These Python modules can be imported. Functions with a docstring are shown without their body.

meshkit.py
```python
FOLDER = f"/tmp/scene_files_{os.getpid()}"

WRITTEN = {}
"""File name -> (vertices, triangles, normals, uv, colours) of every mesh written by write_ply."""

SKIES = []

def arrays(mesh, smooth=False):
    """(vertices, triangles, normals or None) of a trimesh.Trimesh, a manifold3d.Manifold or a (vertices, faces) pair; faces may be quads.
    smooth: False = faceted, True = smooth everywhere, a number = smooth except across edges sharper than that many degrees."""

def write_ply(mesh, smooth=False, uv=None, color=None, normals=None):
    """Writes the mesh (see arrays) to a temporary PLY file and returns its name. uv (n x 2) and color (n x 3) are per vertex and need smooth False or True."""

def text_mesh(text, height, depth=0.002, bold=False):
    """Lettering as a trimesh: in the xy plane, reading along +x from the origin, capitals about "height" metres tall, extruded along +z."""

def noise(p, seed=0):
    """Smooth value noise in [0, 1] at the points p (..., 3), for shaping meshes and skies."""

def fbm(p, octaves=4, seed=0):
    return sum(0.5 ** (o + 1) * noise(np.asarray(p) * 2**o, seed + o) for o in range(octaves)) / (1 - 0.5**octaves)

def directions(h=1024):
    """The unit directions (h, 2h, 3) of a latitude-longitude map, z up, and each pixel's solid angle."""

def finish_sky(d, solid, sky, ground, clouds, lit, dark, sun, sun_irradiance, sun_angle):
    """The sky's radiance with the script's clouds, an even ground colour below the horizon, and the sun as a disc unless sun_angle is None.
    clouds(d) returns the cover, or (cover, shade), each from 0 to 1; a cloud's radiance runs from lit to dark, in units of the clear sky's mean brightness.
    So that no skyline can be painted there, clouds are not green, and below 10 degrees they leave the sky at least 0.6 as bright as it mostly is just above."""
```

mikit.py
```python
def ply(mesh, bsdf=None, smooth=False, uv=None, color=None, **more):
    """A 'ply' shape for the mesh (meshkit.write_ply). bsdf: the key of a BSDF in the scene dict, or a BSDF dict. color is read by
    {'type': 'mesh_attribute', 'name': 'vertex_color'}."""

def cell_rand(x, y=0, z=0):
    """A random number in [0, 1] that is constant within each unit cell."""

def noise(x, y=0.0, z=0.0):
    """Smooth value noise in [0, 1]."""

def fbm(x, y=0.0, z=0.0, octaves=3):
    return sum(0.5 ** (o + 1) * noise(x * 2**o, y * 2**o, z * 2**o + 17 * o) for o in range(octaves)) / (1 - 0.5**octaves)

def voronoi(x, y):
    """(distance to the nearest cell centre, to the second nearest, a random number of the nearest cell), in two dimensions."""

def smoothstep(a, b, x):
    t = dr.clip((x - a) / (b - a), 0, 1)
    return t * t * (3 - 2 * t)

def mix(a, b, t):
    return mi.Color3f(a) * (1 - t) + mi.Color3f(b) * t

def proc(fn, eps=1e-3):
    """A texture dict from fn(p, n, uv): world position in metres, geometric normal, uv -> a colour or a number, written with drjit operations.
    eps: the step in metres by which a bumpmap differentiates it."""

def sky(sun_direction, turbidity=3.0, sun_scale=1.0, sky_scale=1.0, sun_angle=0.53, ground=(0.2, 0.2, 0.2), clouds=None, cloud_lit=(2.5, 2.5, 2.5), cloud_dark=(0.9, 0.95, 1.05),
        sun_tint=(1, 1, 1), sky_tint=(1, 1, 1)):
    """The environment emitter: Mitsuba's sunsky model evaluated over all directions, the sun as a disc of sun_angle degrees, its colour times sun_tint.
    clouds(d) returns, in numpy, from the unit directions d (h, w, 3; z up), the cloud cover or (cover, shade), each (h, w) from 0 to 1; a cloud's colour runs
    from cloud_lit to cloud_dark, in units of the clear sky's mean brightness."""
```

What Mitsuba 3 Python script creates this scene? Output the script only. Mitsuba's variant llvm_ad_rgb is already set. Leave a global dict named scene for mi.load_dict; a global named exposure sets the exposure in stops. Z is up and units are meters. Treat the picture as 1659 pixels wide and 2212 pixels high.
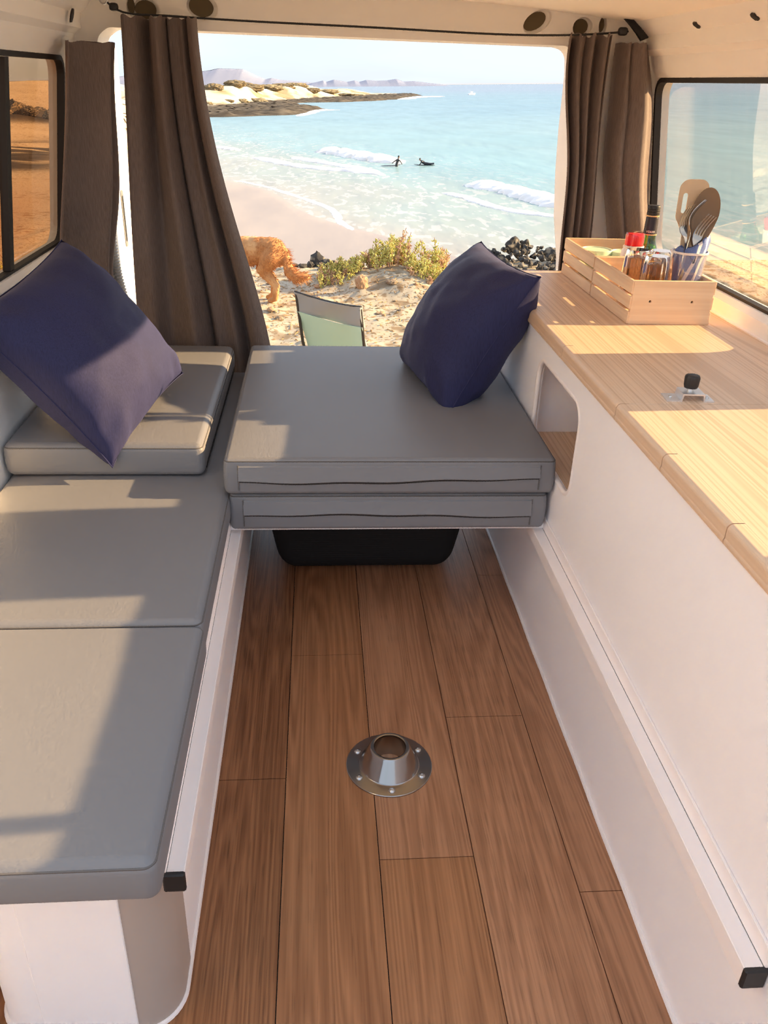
import math, random
import numpy as np, trimesh, shapely.geometry as sg, shapely.affinity as sa
import manifold3d as m3
import drjit as dr, mitsuba as mi, mikit, meshkit
from mikit import noise, fbm, smoothstep, mix, cell_rand, voronoi, proc

rng = np.random.default_rng(7)
random.seed(7)
PI = math.pi
T = mi.ScalarTransform4f
scene, labels = {}, {}

# ---------------------------------------------------------------- camera, sky, exposure
# Coordinates are the van's own (x right, y to the tailgate, z up from its floor). It stands on a gentle slope, so the landscape and
# the sky, built level, are turned by OUT (about 2 degrees) into them.
EYE = np.array([0, 0, 1.166])
RV = np.array([[0.9992644701810355, 0.0001043387348414568, 0.0383472], [0.0001043387348414568, 0.9999851990071543, -0.00543975], [-0.0383472, 0.00543975, 0.9992496691881897]])
VAN = np.eye(4); VAN[:3, :3] = RV; VAN[:3, 3] = EYE - RV @ EYE
OUT = np.linalg.inv(VAN)
CAM = np.array([[0.9968602818706667, -0.07224494081555706, 0.032407513870883156], [-0.004619784454318234, -0.4616555227044588, -0.8870472568854877], [0.07904578432990887, 0.8841124628026852, -0.4605398105447997]])
right, down, fwd = CAM
cam = np.eye(4); cam[:3, 0], cam[:3, 1], cam[:3, 2], cam[:3, 3] = -right, -down, fwd, EYE
scene['camera'] = {'type': 'perspective', 'fov': math.degrees(2 * math.atan(829.5 / 1788.02)), 'fov_axis': 'x', 'near_clip': 0.02, 'far_clip': 90000.0, 'to_world': T(cam)}
SUN = RV @ np.array([1, .062, .392])

def clouds(d):
    el = np.maximum(d[..., 2], 0.0)
    p = d / (el[..., None] + .12)
    n = meshkit.fbm(p * np.array([1.1, 1.1, 0]) + 3.0, 5, 4)
    n2 = meshkit.fbm(d * np.array([7, 7, 22.0]), 4, 9)
    low = np.exp(-d[..., 2] / .09)                       # blue haze over the sea, thin bright cloud above it
    cover = np.clip((n - .30) * 2.2, 0, 1) * .4 + np.clip((n2 - .42) * 1.6, 0, .4) + .5
    return np.clip(cover, 0, .95), np.clip(.15 + .75 * low + (n2 - .5) * .8, 0, 1)

scene['sky'] = mikit.sky(SUN, turbidity=4.0, sun_scale=1.75, sky_scale=1.0, sun_angle=.6, ground=(.42, .38, .32), clouds=clouds,
                         cloud_lit=(1.64, 1.84, 2.16), cloud_dark=(1.50, 1.70, 2.10), sun_tint=(1.0, .99, .98), sky_tint=(1.0, 1.0, 1.0))
_m = np.eye(4); _m[:3, :3] = RV.T
scene['sky']['to_world'] = T(_m) @ scene['sky']['to_world']
exposure = 2.94

# ---------------------------------------------------------------- helpers
def lin(r, g, b):
    return [((c / 255 + .055) / 1.055) ** 2.4 if c > 10.3 else c / 255 / 12.92 for c in (r, g, b)]

def vp(p):
    return [p.x, p.y, p.z]

def op(p):
    """Point -> level landscape coordinates (drjit)."""
    x, y, z = p.x, p.y, p.z - float(EYE[2])
    return [x * float(RV[k, 0]) + y * float(RV[k, 1]) + z * float(RV[k, 2]) + (float(EYE[2]) if k == 2 else 0.0) for k in range(3)]

def mat(name, base, rough=.5, bump=None, eps=1e-3, two=True, **kw):
    d = {'type': 'principled', 'base_color': base if isinstance(base, dict) else {'type': 'rgb', 'value': list(base)}, 'roughness': rough, **kw}
    if bump:
        d = {'type': 'bumpmap', 'arbitrary': proc(bump[0], eps), 'scale': bump[1], 'bsdf': d}
    scene[name] = {'type': 'twosided', 'bsdf': d} if two else d
    return name

def num(key):
    if key not in scene and not any(k.startswith(key + '__') for k in scene) and key not in labels:
        return key
    i = 1
    while f'{key}_{i:03d}' in scene or f'{key}_{i:03d}' in labels or any(k.startswith(f'{key}_{i:03d}__') for k in scene):
        i += 1
    return f'{key}_{i:03d}'

def M4(R=None, t=(0, 0, 0)):
    m = np.eye(4)
    if R is not None: m[:3, :3] = R
    m[:3, 3] = t
    return m

def rotz(a):
    c, s = math.cos(a), math.sin(a); return np.array([[c, -s, 0], [s, c, 0], [0, 0, 1.]])
def rotx(a):
    c, s = math.cos(a), math.sin(a); return np.array([[1, 0, 0], [0, c, -s], [0, s, c]])
def roty(a):
    c, s = math.cos(a), math.sin(a); return np.array([[c, 0, s], [0, 1, 0], [-s, 0, c]])

def put(key, mesh, bsdf, smooth=30, m=None, van=True, uv=None, color=None):
    """One entry of the scene; a repeated key takes the next number. mesh: a mesh or a shape dict to share."""
    key = num(key)
    d = dict(mesh) if isinstance(mesh, dict) else mikit.ply(mesh, bsdf, smooth, uv, color)
    w = np.eye(4) if van else OUT
    if m is not None: w = w @ m
    if not np.allclose(w, np.eye(4)): d['to_world'] = T(w)
    scene[key] = d
    return key

def thing(key, label, cat, group=None):
    key = num(key)
    labels[key] = {'label': label, 'category': cat}
    if group: labels[key]['group'] = group
    return key

def solo(key, mesh, bsdf, label, cat, group=None, **kw):
    k = put(key, mesh, bsdf, **kw)
    labels[k] = {'label': label, 'category': cat}
    if group: labels[k]['group'] = group
    return k

def struct(key, mesh, bsdf, label, **kw):
    k = put(key, mesh, bsdf, **kw)
    labels[k] = {'label': label, 'category': label.split(',')[0] if False else key.split('_')[0], 'kind': 'structure'}
    return k

cat = trimesh.util.concatenate

def box(x0, x1, y0, y1, z0, z1):
    b = trimesh.creation.box([x1 - x0, y1 - y0, z1 - z0]); b.apply_translation([(x0 + x1) / 2, (y0 + y1) / 2, (z0 + z1) / 2]); return b

def bbox(x0, x1, y0, y1, z0, z1, c=.002):
    """A box with chamfered edges."""
    h = np.array([x1 - x0, y1 - y0, z1 - z0]) / 2; o = np.array([x0 + x1, y0 + y1, z0 + z1]) / 2
    c = min(c, *(h * .9))
    p = []
    for s in np.ndindex(2, 2, 2):
        s = np.array(s) * 2 - 1
        for k in range(3):
            q = h - c; q[k] = h[k]; p.append(o + s * q)
    return trimesh.convex.convex_hull(np.array(p))

def rbox(x0, x1, y0, y1, z0, z1, r, k=5, n=(6, 6, 2), fn=None):
    """A box with rounded edges; fn(points in unit box coordinates, points) may displace it."""
    h = np.array([x1 - x0, y1 - y0, z1 - z0]) / 2; o = np.array([x0 + x1, y0 + y1, z0 + z1]) / 2
    r = min(r, h.min() * .98)
    ax = [np.concatenate([-hh + r * (1 - np.cos(np.linspace(0, PI / 2, k))) * 1.0, np.linspace(-hh + r, hh - r, nn + 1)[1:-1], (hh - r * (1 - np.cos(np.linspace(0, PI / 2, k))))[::-1]]) for hh, nn in zip(h, n)]
    V, F, at = [], [], 0
    for a in range(3):
        b, c = (a + 1) % 3, (a + 2) % 3
        for s in (-1, 1):
            B, Cc = np.meshgrid(ax[b], ax[c], indexing='ij')
            p = np.zeros(B.shape + (3,)); p[..., a] = s * h[a]; p[..., b] = B; p[..., c] = Cc
            nb, nc = B.shape
            i, j = np.meshgrid(np.arange(nb - 1), np.arange(nc - 1), indexing='ij')
            q = np.stack([i * nc + j, (i + 1) * nc + j, (i + 1) * nc + j + 1, i * nc + j + 1], -1).reshape(-1, 4)
            if s < 0: q = q[:, ::-1]
            V.append(p.reshape(-1, 3)); F.append(q + at); at += nb * nc
    V, F = np.vstack(V), np.vstack(F)
    inner = np.clip(V, -(h - r), h - r); d = V - inner
    V = inner + r * d / np.maximum(np.linalg.norm(d, axis=1, keepdims=True), 1e-9)
    if fn is not None: V = V + fn(V / h, V)
    m = trimesh.Trimesh(V + o, np.vstack([F[:, [0, 1, 2]], F[:, [0, 2, 3]]]), process=False); m.merge_vertices(digits_vertex=7); m.update_faces(m.nondegenerate_faces())
    return m

def tube(pts, r, sides=10, closed=False, cap=True):
    p = np.asarray(pts, float); n = len(p)
    rr = np.broadcast_to(np.asarray(r, float), (n,))
    t = np.roll(p, -1, 0) - np.roll(p, 1, 0) if closed else np.gradient(p, axis=0)
    t /= np.linalg.norm(t, axis=1, keepdims=True) + 1e-12
    a = np.zeros_like(p); ref = np.array([0, 0, 1.0]) if abs(t[0, 2]) < .9 else np.array([1.0, 0, 0])
    for i in range(n):
        a[i] = ref - t[i] * (ref @ t[i]); a[i] /= np.linalg.norm(a[i]) + 1e-12; ref = a[i]
    b = np.cross(t, a); ang = np.arange(sides) * 2 * PI / sides
    V = (p[:, None] + rr[:, None, None] * (np.cos(ang)[None, :, None] * a[:, None] + np.sin(ang)[None, :, None] * b[:, None])).reshape(-1, 3)
    m = n if closed else n - 1
    i, j = np.meshgrid(np.arange(m), np.arange(sides), indexing='ij'); i2 = (i + 1) % n; j2 = (j + 1) % sides
    q = np.stack([i * sides + j, i * sides + j2, i2 * sides + j2, i2 * sides + j], -1).reshape(-1, 4)
    F = np.vstack([q[:, [0, 1, 2]], q[:, [0, 2, 3]]])
    if not closed and cap:
        V = np.vstack([V, p[:1], p[-1:]]); k = np.arange(sides); e = (n - 1) * sides
        F = np.vstack([F, np.stack([k * 0 + len(V) - 2, (k + 1) % sides, k], 1), np.stack([k * 0 + len(V) - 1, e + k, e + (k + 1) % sides], 1)])
    return trimesh.Trimesh(V, F, process=False)

def spline(pts, n=24):
    from scipy.interpolate import CubicSpline
    p = np.asarray(pts, float); s = np.concatenate([[0], np.cumsum(np.linalg.norm(np.diff(p, axis=0), axis=1))])
    return CubicSpline(s, p)(np.linspace(0, s[-1], n))

def lathe(prof, n=40, rfn=None):
    """prof: (radius, z) pairs, revolved about z; closed where a radius is 0. rfn(angle, z) scales the radius."""
    p = np.asarray(prof, float); a = np.arange(n) * 2 * PI / n
    R = p[:, 0][:, None] * np.ones(n)[None]
    if rfn is not None: R = R * rfn(a[None, :], p[:, 1][:, None])
    V = np.stack([R * np.cos(a), R * np.sin(a), p[:, 1][:, None] * np.ones(n)[None]], -1).reshape(-1, 3)
    i, j = np.meshgrid(np.arange(len(p) - 1), np.arange(n), indexing='ij'); j2 = (j + 1) % n
    q = np.stack([i * n + j, i * n + j2, (i + 1) * n + j2, (i + 1) * n + j], -1).reshape(-1, 4)
    m = trimesh.Trimesh(V, np.vstack([q[:, [0, 1, 2]], q[:, [0, 2, 3]]]), process=False); m.merge_vertices(digits_vertex=8); m.update_faces(m.nondegenerate_faces())
    return m

def extrude(poly, h):
    return trimesh.creation.extrude_polygon(poly, h, engine='earcut')

def rrect(x0, x1, y0, y1, r, n=6):
    return sg.box(x0 + r, y0 + r, x1 - r, y1 - r).buffer(r, quad_segs=n)

def axes(m, cols):
    """Maps mesh axes x, y, z onto the three given directions."""
    A = np.eye(4); A[:3, :3] = np.array(cols, float).T; m = m.copy(); m.apply_transform(A)
    if np.linalg.det(A[:3, :3]) < 0: m.invert()
    return m

def to_m(m):
    return m3.Manifold(m3.Mesh(np.asarray(m.vertices, np.float32), np.asarray(m.faces, np.uint32)))
def from_m(m):
    k = m.to_mesh(); return trimesh.Trimesh(k.vert_properties[:, :3], k.tri_verts, process=False)
def cut(a, *bs):
    a = to_m(a)
    for b in bs: a = a - to_m(b)
    return from_m(a)

# ---------------------------------------------------------------- materials
WHITE = lin(242, 239, 239)
mat('m_white', WHITE, .42, specular=.4)
mat('m_white_rail', lin(240, 232, 228), .3, specular=.4)
mat('m_cream', lin(236, 233, 228), .55)
mat('m_ceiling', lin(232, 226, 216), .7)
mat('m_black', [.012, .012, .013], .5)
mat('m_rubber', [.015, .013, .012], .6)
mat('m_hole', lin(92, 80, 58), .8)
mat('m_grey_trim', lin(120, 118, 116), .5)
mat('m_corner_darker', lin(172, 158, 148), .5)
mat('m_steel', [.40, .39, .385], .15, metallic=1.0)
mat('m_steel_soft', [.6, .6, .6], .35, metallic=1.0)
mat('m_alu', [.78, .78, .78], .4, metallic=.9)

def pine(p, n, uv):
    x, y, z = vp(p)
    s = dr.floor((x + .02 * 0) / .094)
    ph = cell_rand(s, 3.0)
    w = x + .06 * (noise(x * 6 + ph * 40, y * .9 + ph * 9, 1.0) - .5) + .05 * (noise(x * 25 + ph * 30, y * .5, 2.0) - .5)
    ring = smoothstep(.42, .80, noise(w * 300, y * .4 + ph * 40, 3.0)) * (.45 + .55 * noise(x * 26 + 4, y * .5, ph * 7)) + .25 * noise(w * 60, y * .3, 8.0)
    fine = noise(x * 900, y * 9, z * 300)
    c = mix(lin(214, 183, 152), lin(174, 136, 104), ring * .46 + (fine - .5) * .16)
    return c * (1.0 + (ph - .5) * .09)
mat('m_pine', proc(pine), .42, specular=.45)

def pale_wood(p, n, uv):
    x, y, z = vp(p)
    g = fbm(x * 6 + 3 * y, y * 6, z * 110, 3)
    b = smoothstep(.35, .8, noise(x * 3, y * 3, z * 22))
    return mix(mix(lin(238, 212, 178), lin(214, 178, 140), g), lin(188, 146, 108), b * .38)
mat('m_crate', proc(pale_wood), .6)

def oak(tone):
    def fn(p, n, uv):
        x, y, z = vp(p)
        col = dr.floor((x + .063) / .1625)
        s = cell_rand(col, 5.0) * 9.0
        u = x + .022 * (noise(x * 7 + s, y * 2.1, 3.0) - .5)
        cath = noise(u * 34 + s, y * 1.5 + s, 5.0)
        ring = .5 + .5 * dr.sin(cath * 38)
        fine = noise(x * 420, y * 10, s)
        pore = smoothstep(.62, .9, noise(x * 700, y * 22, s + 2))
        big = fbm(x * 9 + s, y * 1.6, s, 2)
        c = mix(tone[0], tone[1], dr.clip(.40 * ring + .42 * big + .5 * (fine - .35), 0, 1))
        return c * (1 - .22 * pore)
    return fn
OAK = [(lin(176, 126, 88), lin(128, 84, 54)), (lin(160, 112, 76), lin(110, 70, 44)), (lin(182, 134, 100), lin(138, 94, 66))]
for k, t in enumerate(OAK): mat(f'm_oak_{k}', proc(oak(t)), .38, specular=.4)

def vinyl_bump(p, n, uv):
    return fbm(p.x * 420, p.y * 420, p.z * 420, 2)
mat('m_vinyl', lin(120, 121, 125), .46, bump=(vinyl_bump, .0006), specular=.45)
mat('m_seam', lin(92, 90, 90), .6)

def weave(a, b):
    def fn(p, n, uv):
        x, y, z = vp(p)
        f = noise(x * 900, y * 900, z * 60)
        g = fbm(x * 14, y * 14, z * 5, 3)
        return mix(a, b, dr.clip(.55 * f + .5 * g - .1, 0, 1))
    return fn
mat('m_curtain', proc(weave(lin(124, 111, 105), lin(86, 75, 71))), .9, sheen=.5)
mat('m_navy', proc(weave(lin(42, 45, 88), lin(28, 30, 64))), .8, sheen=1.0, sheen_tint=0.0)

# ---------------------------------------------------------------- setting: floor
XL, XR = -.192, .500
YR = 2.50
put('floor', box(-.70, .98, -.15, 2.62, -.05, -.006), 'm_black', False)
labels['floor'] = {'label': 'wood-look vinyl plank floor of the van aisle', 'category': 'floor', 'kind': 'structure'}
edges = [-.2255, -.063, .100, .2615, .4235, XR + .004]
starts = [1.157, 1.532, .966, 1.314, .888]
def plank(x0, x1, y0, y1):
    g, c = .0005, .0008
    lo = [(x0, y0), (x1, y0), (x1, y1), (x0, y1)]
    V = [(a + (g if a == x0 else -g), b + (g if b == y0 else -g), -.006) for a, b in lo] + [(a + (c if a == x0 else -c), b + (c if b == y0 else -c), 0) for a, b in lo]
    return trimesh.Trimesh(V, [[0, 2, 1], [0, 3, 2], [4, 5, 6], [4, 6, 7]] + [t for i in range(4) for t in ([i, (i + 1) % 4, 4 + (i + 1) % 4], [i, 4 + (i + 1) % 4, 4 + i])], process=False)
for c in range(5):
    y = starts[c]
    while y > 0.0: y -= .98
    ys = [-.15]
    while y < 2.55:
        if y > -.1: ys.append(y)
        y += .98
    ys.append(2.58)
    for a, b in zip(ys, ys[1:]):
        put('floor__plank', plank(edges[c], edges[c + 1], a, b), f'm_oak_{[1, 0, 2, 2, 0][c] if int(a * 10) % 2 else [0, 1, 0, 2, 2][c]}', False)

for x0, x1 in ((-.388, -.2255), (-.55, -.388), (-.657, -.55)):
    put('floor__plank', plank(x0, x1, -.15, .45 + x1), 'm_oak_0', False)
    put('floor__plank', plank(x0, x1, .45 + x1, 1.2), 'm_oak_1', False)

# ---------------------------------------------------------------- setting: side walls with windows
def wall_profile(s):
    pts = [(.93, 0), (.93, .700), (.936, .712), (.944, .738), (.962, .750), (.968, .757), (.907, 1.19), (.903, 1.205), (.892, 1.222), (.884, 1.25), (.867, 1.263), (.866, 1.296), (.852, 1.304), (.834, 1.328), (.85, 1.40), (.92, 1.34), (.945, 1.2), (1.005, .757), (1.03, .6), (1.05, -.3), (.98, -.3), (.98, 0)]
    return [(x if s > 0 else .27 - x, z) for x, z in pts]
def side(x, s): return x if s > 0 else .27 - x
def prism_y(pts, y0, y1):
    m = extrude(sg.Polygon(pts), y1 - y0)                 # polygon in x, z
    return axes(m, [(1, 0, 0), (0, 0, 1), (0, -1, 0)]).apply_translation([0, y1, 0])
def win_cut(s, y0, y1, z0, z1, r):
    m = extrude(rrect(y0, y1, z0, z1, r, 8), .4)          # polygon in y, z
    m = axes(m, [(0, 1, 0), (0, 0, 1), (1, 0, 0)])
    return m.apply_translation([.8 if s > 0 else -.93, 0, 0])
WINS = {1: [(1.565, 2.44, .748, 1.196), (.12, 1.262, .748, 1.196)], -1: [(1.30, 2.44, .748, 1.196), (.38, 1.16, .748, 1.196)]}
def wall(s, name, label):
    m = cut(prism_y(wall_profile(s), .05 if s > 0 else .30, 2.60), *[win_cut(s, *w, .045) for w in WINS[s]])
    struct(name, m, 'm_cream', label, smooth=25)
wall(1, 'wall_right', 'cream painted metal van side wall with window openings, right side')
wall(-1, 'wall_left', 'cream painted metal van side wall with window openings, left side')

def glass(tint):
    return {'type': 'thindielectric', 'int_ior': 1.7, 'specular_transmittance': {'type': 'rgb', 'value': tint}}
scene['m_pane_right'] = glass([.90, .83, .74])
scene['m_pane_left'] = glass([.74, .46, .25])
def ring_poly(y0, y1, z0, z1, r, w):
    return rrect(y0, y1, z0, z1, r, 8).difference(rrect(y0 + w, y1 - w, z0 + w, z1 - w, max(r - w, .004), 8))
def window(n, s, y0, y1, z0, z1, pane, label, bars=()):
    key = f'window_{n}'
    ta = math.atan2(.061, .433)
    def place(m, off):     # mesh with y,z in its xy-plane -> leaning pane plane
        m = axes(m, [(0, 1, 0), (0, 0, 1), (1, 0, 0)])
        V = m.vertices.copy(); V[:, 0] += .968 + off - (V[:, 2] - .757) * math.tan(ta)
        V[:, 0] = V[:, 0] if s > 0 else .27 - V[:, 0]
        m = trimesh.Trimesh(V, m.faces, process=False)
        if s < 0: m.invert()
        return m
    put(key + '__frame', place(extrude(ring_poly(y0 - .004, y1 + .004, z0 - .004, z1 + .004, .048, .011), .018), -.002), 'm_rubber', 25)
    g = trimesh.creation.triangulate_polygon(rrect(y0 + .004, y1 - .004, z0 + .004, z1 - .004, .042, 8), engine='earcut')
    pm = trimesh.Trimesh(np.c_[g[0], np.zeros(len(g[0]))], g[1], process=False)
    put(key + '__pane', place(pm, .012), pane, False)
    for b0, b1 in bars:
        put(key + '__bar', place(extrude(sg.box(b0, z0 + .008, b1, z1 - .008), .018), -.001), 'm_rubber', False)
    labels[key] = {'label': label, 'category': 'window', 'kind': 'structure'}
window(1, 1, *WINS[1][0], 'm_pane_right', 'lightly tinted side window of the van above the worktop')
window(2, -1, *WINS[-1][0], 'm_pane_left', 'dark amber tinted side window above the bench', bars=[(1.985, 2.01)])
window(3, 1, *WINS[1][1], 'm_pane_right', 'sliding side window with a thin divider, beside the aisle', bars=[(.77, .795)])

scene['m_pane_light'] = glass([.93, .90, .86])
window(4, -1, *WINS[-1][1], 'm_pane_light', 'unseen side window beside the near end of the bench, added to let light in')  # unseen window, added so daylight still passes the lengthened left wall

# ceiling
xs = np.linspace(-.60, .87, 25)
zc = 1.364 - .036 * ((xs - .135) / .70) ** 2
ceil_poly = [(x, z) for x, z in zip(xs, zc)] + [(x, z + .03) for x, z in zip(xs[::-1], zc[::-1])]
struct('ceiling', prism_y(ceil_poly, 1.30, 2.50), 'm_ceiling', 'beige lined van ceiling', smooth=30)

# rear wall: header and pillars round the open tailgate
outer = sg.Polygon([(-.72, -.3), (.99, -.3), (.99, .7), (.93, 1.2), (.87, 1.38), (.135, 1.42), (-.60, 1.38), (-.66, 1.2), (-.72, .7)])
opening = sg.Polygon([(-.575, -.02), (-.575, 1.10), (-.572, 1.20), (-.555, 1.250), (-.53, 1.268), (.66, 1.268), (.685, 1.262), (.698, 1.245), (.703, 1.2), (.705, 1.06), (.710, .95), (.722, .82), (.745, .70), (.76, .55), (.765, -.02)])
back = axes(extrude(outer.difference(opening.buffer(-.03, quad_segs=10).buffer(.03, quad_segs=10)), .13), [(1, 0, 0), (0, 0, 1), (0, -1, 0)]).apply_translation([0, 2.62, 0])
OVALS = [(-.430, 1.309, .031, .024, 0), (-.289, 1.320, .036, .026, -.15), (.580, 1.320, .036, .022, .5), (.703, 1.312, .024, .021, .2), (.757, 1.318, .010, .019, 0), (-.468, 1.316, .010, .020, 0)]
holes = []
for x, z, a, b, r in OVALS:
    e = sa.translate(sa.rotate(sa.scale(sg.Point(0, 0).buffer(1, 12), a * 1.1, b * 1.1), r, use_radians=True), x, z)
    holes.append(axes(extrude(e, .03), [(1, 0, 0), (0, 0, 1), (0, -1, 0)]).apply_translation([0, 2.51, 0]))
struct('wall_back', cut(back, *holes), 'm_cream', 'cream metal frame and header round the open tailgate', smooth=25)
for x, z, a, b, r in OVALS:
    e = sa.translate(sa.rotate(sa.scale(sg.Point(0, 0).buffer(1, 12), a * .86, b * .86), r, use_radians=True), x - a * .12, z + b * .08)
    put('wall_back__grommet', axes(extrude(e, .004), [(1, 0, 0), (0, 0, 1), (0, -1, 0)]).apply_translation([0, 2.508, 0]), 'm_hole', False)
# tailgate channel of the left pillar, outside the header, with a grey air slot
jamb = rbox(-.70, -.574, 2.60, 2.80, -.25, 1.24, .02, n=(2, 2, 6))
struct('trim_1', jamb, 'm_white_rail', 'white painted tailgate jamb at the left rear pillar', smooth=40)

# ---------------------------------------------------------------- bench, cabinet, worktop
# pedestal of the bench with rounded corner posts
k = thing('bench_base', 'white laminate bench base with rounded corner post at the aisle end', 'bench base')
base = extrude(rrect(-.437, XL, .70, 2.40, .055, 10), .322)
put(k + '__body', base, 'm_white', 25)
put(k + '__front_panel', bbox(-.370, -.247, .6965, .702, .006, .318, .001), 'm_white', False)
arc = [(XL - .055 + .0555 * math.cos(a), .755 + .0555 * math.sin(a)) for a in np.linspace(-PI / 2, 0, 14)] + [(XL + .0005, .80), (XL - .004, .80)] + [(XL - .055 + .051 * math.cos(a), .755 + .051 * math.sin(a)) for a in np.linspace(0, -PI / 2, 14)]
put(k + '__corner_post', extrude(sg.Polygon(arc).buffer(0), .318), 'm_corner_darker', 25)  # corner arc given a darker tone than the white body
ol = np.array(rrect(-.438, XL + .001, .699, 2.40, .056, 10).exterior.coords)[:-1]
put(k + '__floor_bead', tube(np.c_[ol, np.full(len(ol), .003)], .0042, 8, closed=True), 'm_white_rail', 40)
put(k + '__seat_board', bbox(-.655, -.196, .67, 2.40, .312, .330, .002), 'm_white', False)
k = thing('bed_rail', 'white square rail along the bench side with a black end cap', 'rail', 'white bed rails along the aisle')
def rail(k, x0, x1, y0, y1, wallx):
    put(k + '__tube', bbox(x0, x1, y0 + .004, y1, .271, .300, .0012), 'm_white_rail', False)
    put(k + '__end_cap', bbox(x0 - .0006, x1 + .0006, y0, y0 + .008, .2704, .3006, .002), 'm_black', False)
    labels[k + '__end_cap'] = {'label': 'black plastic end cap'}
    gx_ = x1 - .0045 if x0 > 0 else x0 + .0035
    put(k + '__groove', bbox(gx_, gx_ + .001, y0 + .006, y1, .2995, .3004, .0002), 'm_grey_trim', False)
    a, b = sorted((wallx, wallx + (.004 if x1 > wallx else -.004)))
    struct('trim_4' if x0 < 0 else 'trim_5', bbox(a, b, y0 + .004, y1, .3005, .328, .001), 'm_white_rail', 'white upright strip above the bed rail', smooth=False)
rail(k, XL + .0005, XL + .0265, .705, 2.40, XL + .0005)
k = thing('bed_rail', 'white square rail along the foot of the kitchen cabinet with a black end cap', 'rail', 'white bed rails along the aisle')
rail(k, XR - .0275, XR - .0005, .548, 2.36, XR - .0005)

# kitchen cabinet: panel with an oval-cornered hole, compartment behind it
k = thing('cabinet', 'long white kitchen cabinet with a rounded cut-out under the worktop', 'cabinet')
pan = sg.box(.05, .002, 2.36, .672).difference(rrect(1.455, 1.79, .430, .630, .045, 8))
put(k + '__panel', axes(extrude(pan, .013), [(0, 1, 0), (0, 0, 1), (1, 0, 0)]).apply_translation([XR, 0, 0]), 'm_white', 25)
rim = np.array(rrect(1.455, 1.79, .430, .630, .045, 10).exterior.coords)[:-1]
put(k + '__cutout_edge', tube(np.c_[np.full(len(rim), XR + .004), rim], .006, 10, closed=True), 'm_white_rail', 40)
comp = cat([box(.86, .87, 1.42, 1.83, .42, .66), box(.513, .87, 1.41, 1.42, .42, .66), box(.513, .87, 1.83, 1.84, .42, .66), box(.513, .87, 1.41, 1.84, .655, .668)])
put(k + '__compartment', comp, 'm_white', False)
put(k + '__shelf', bbox(.5135, .86, 1.42, 1.83, .415, .430, .001), 'm_pine', False)
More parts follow.
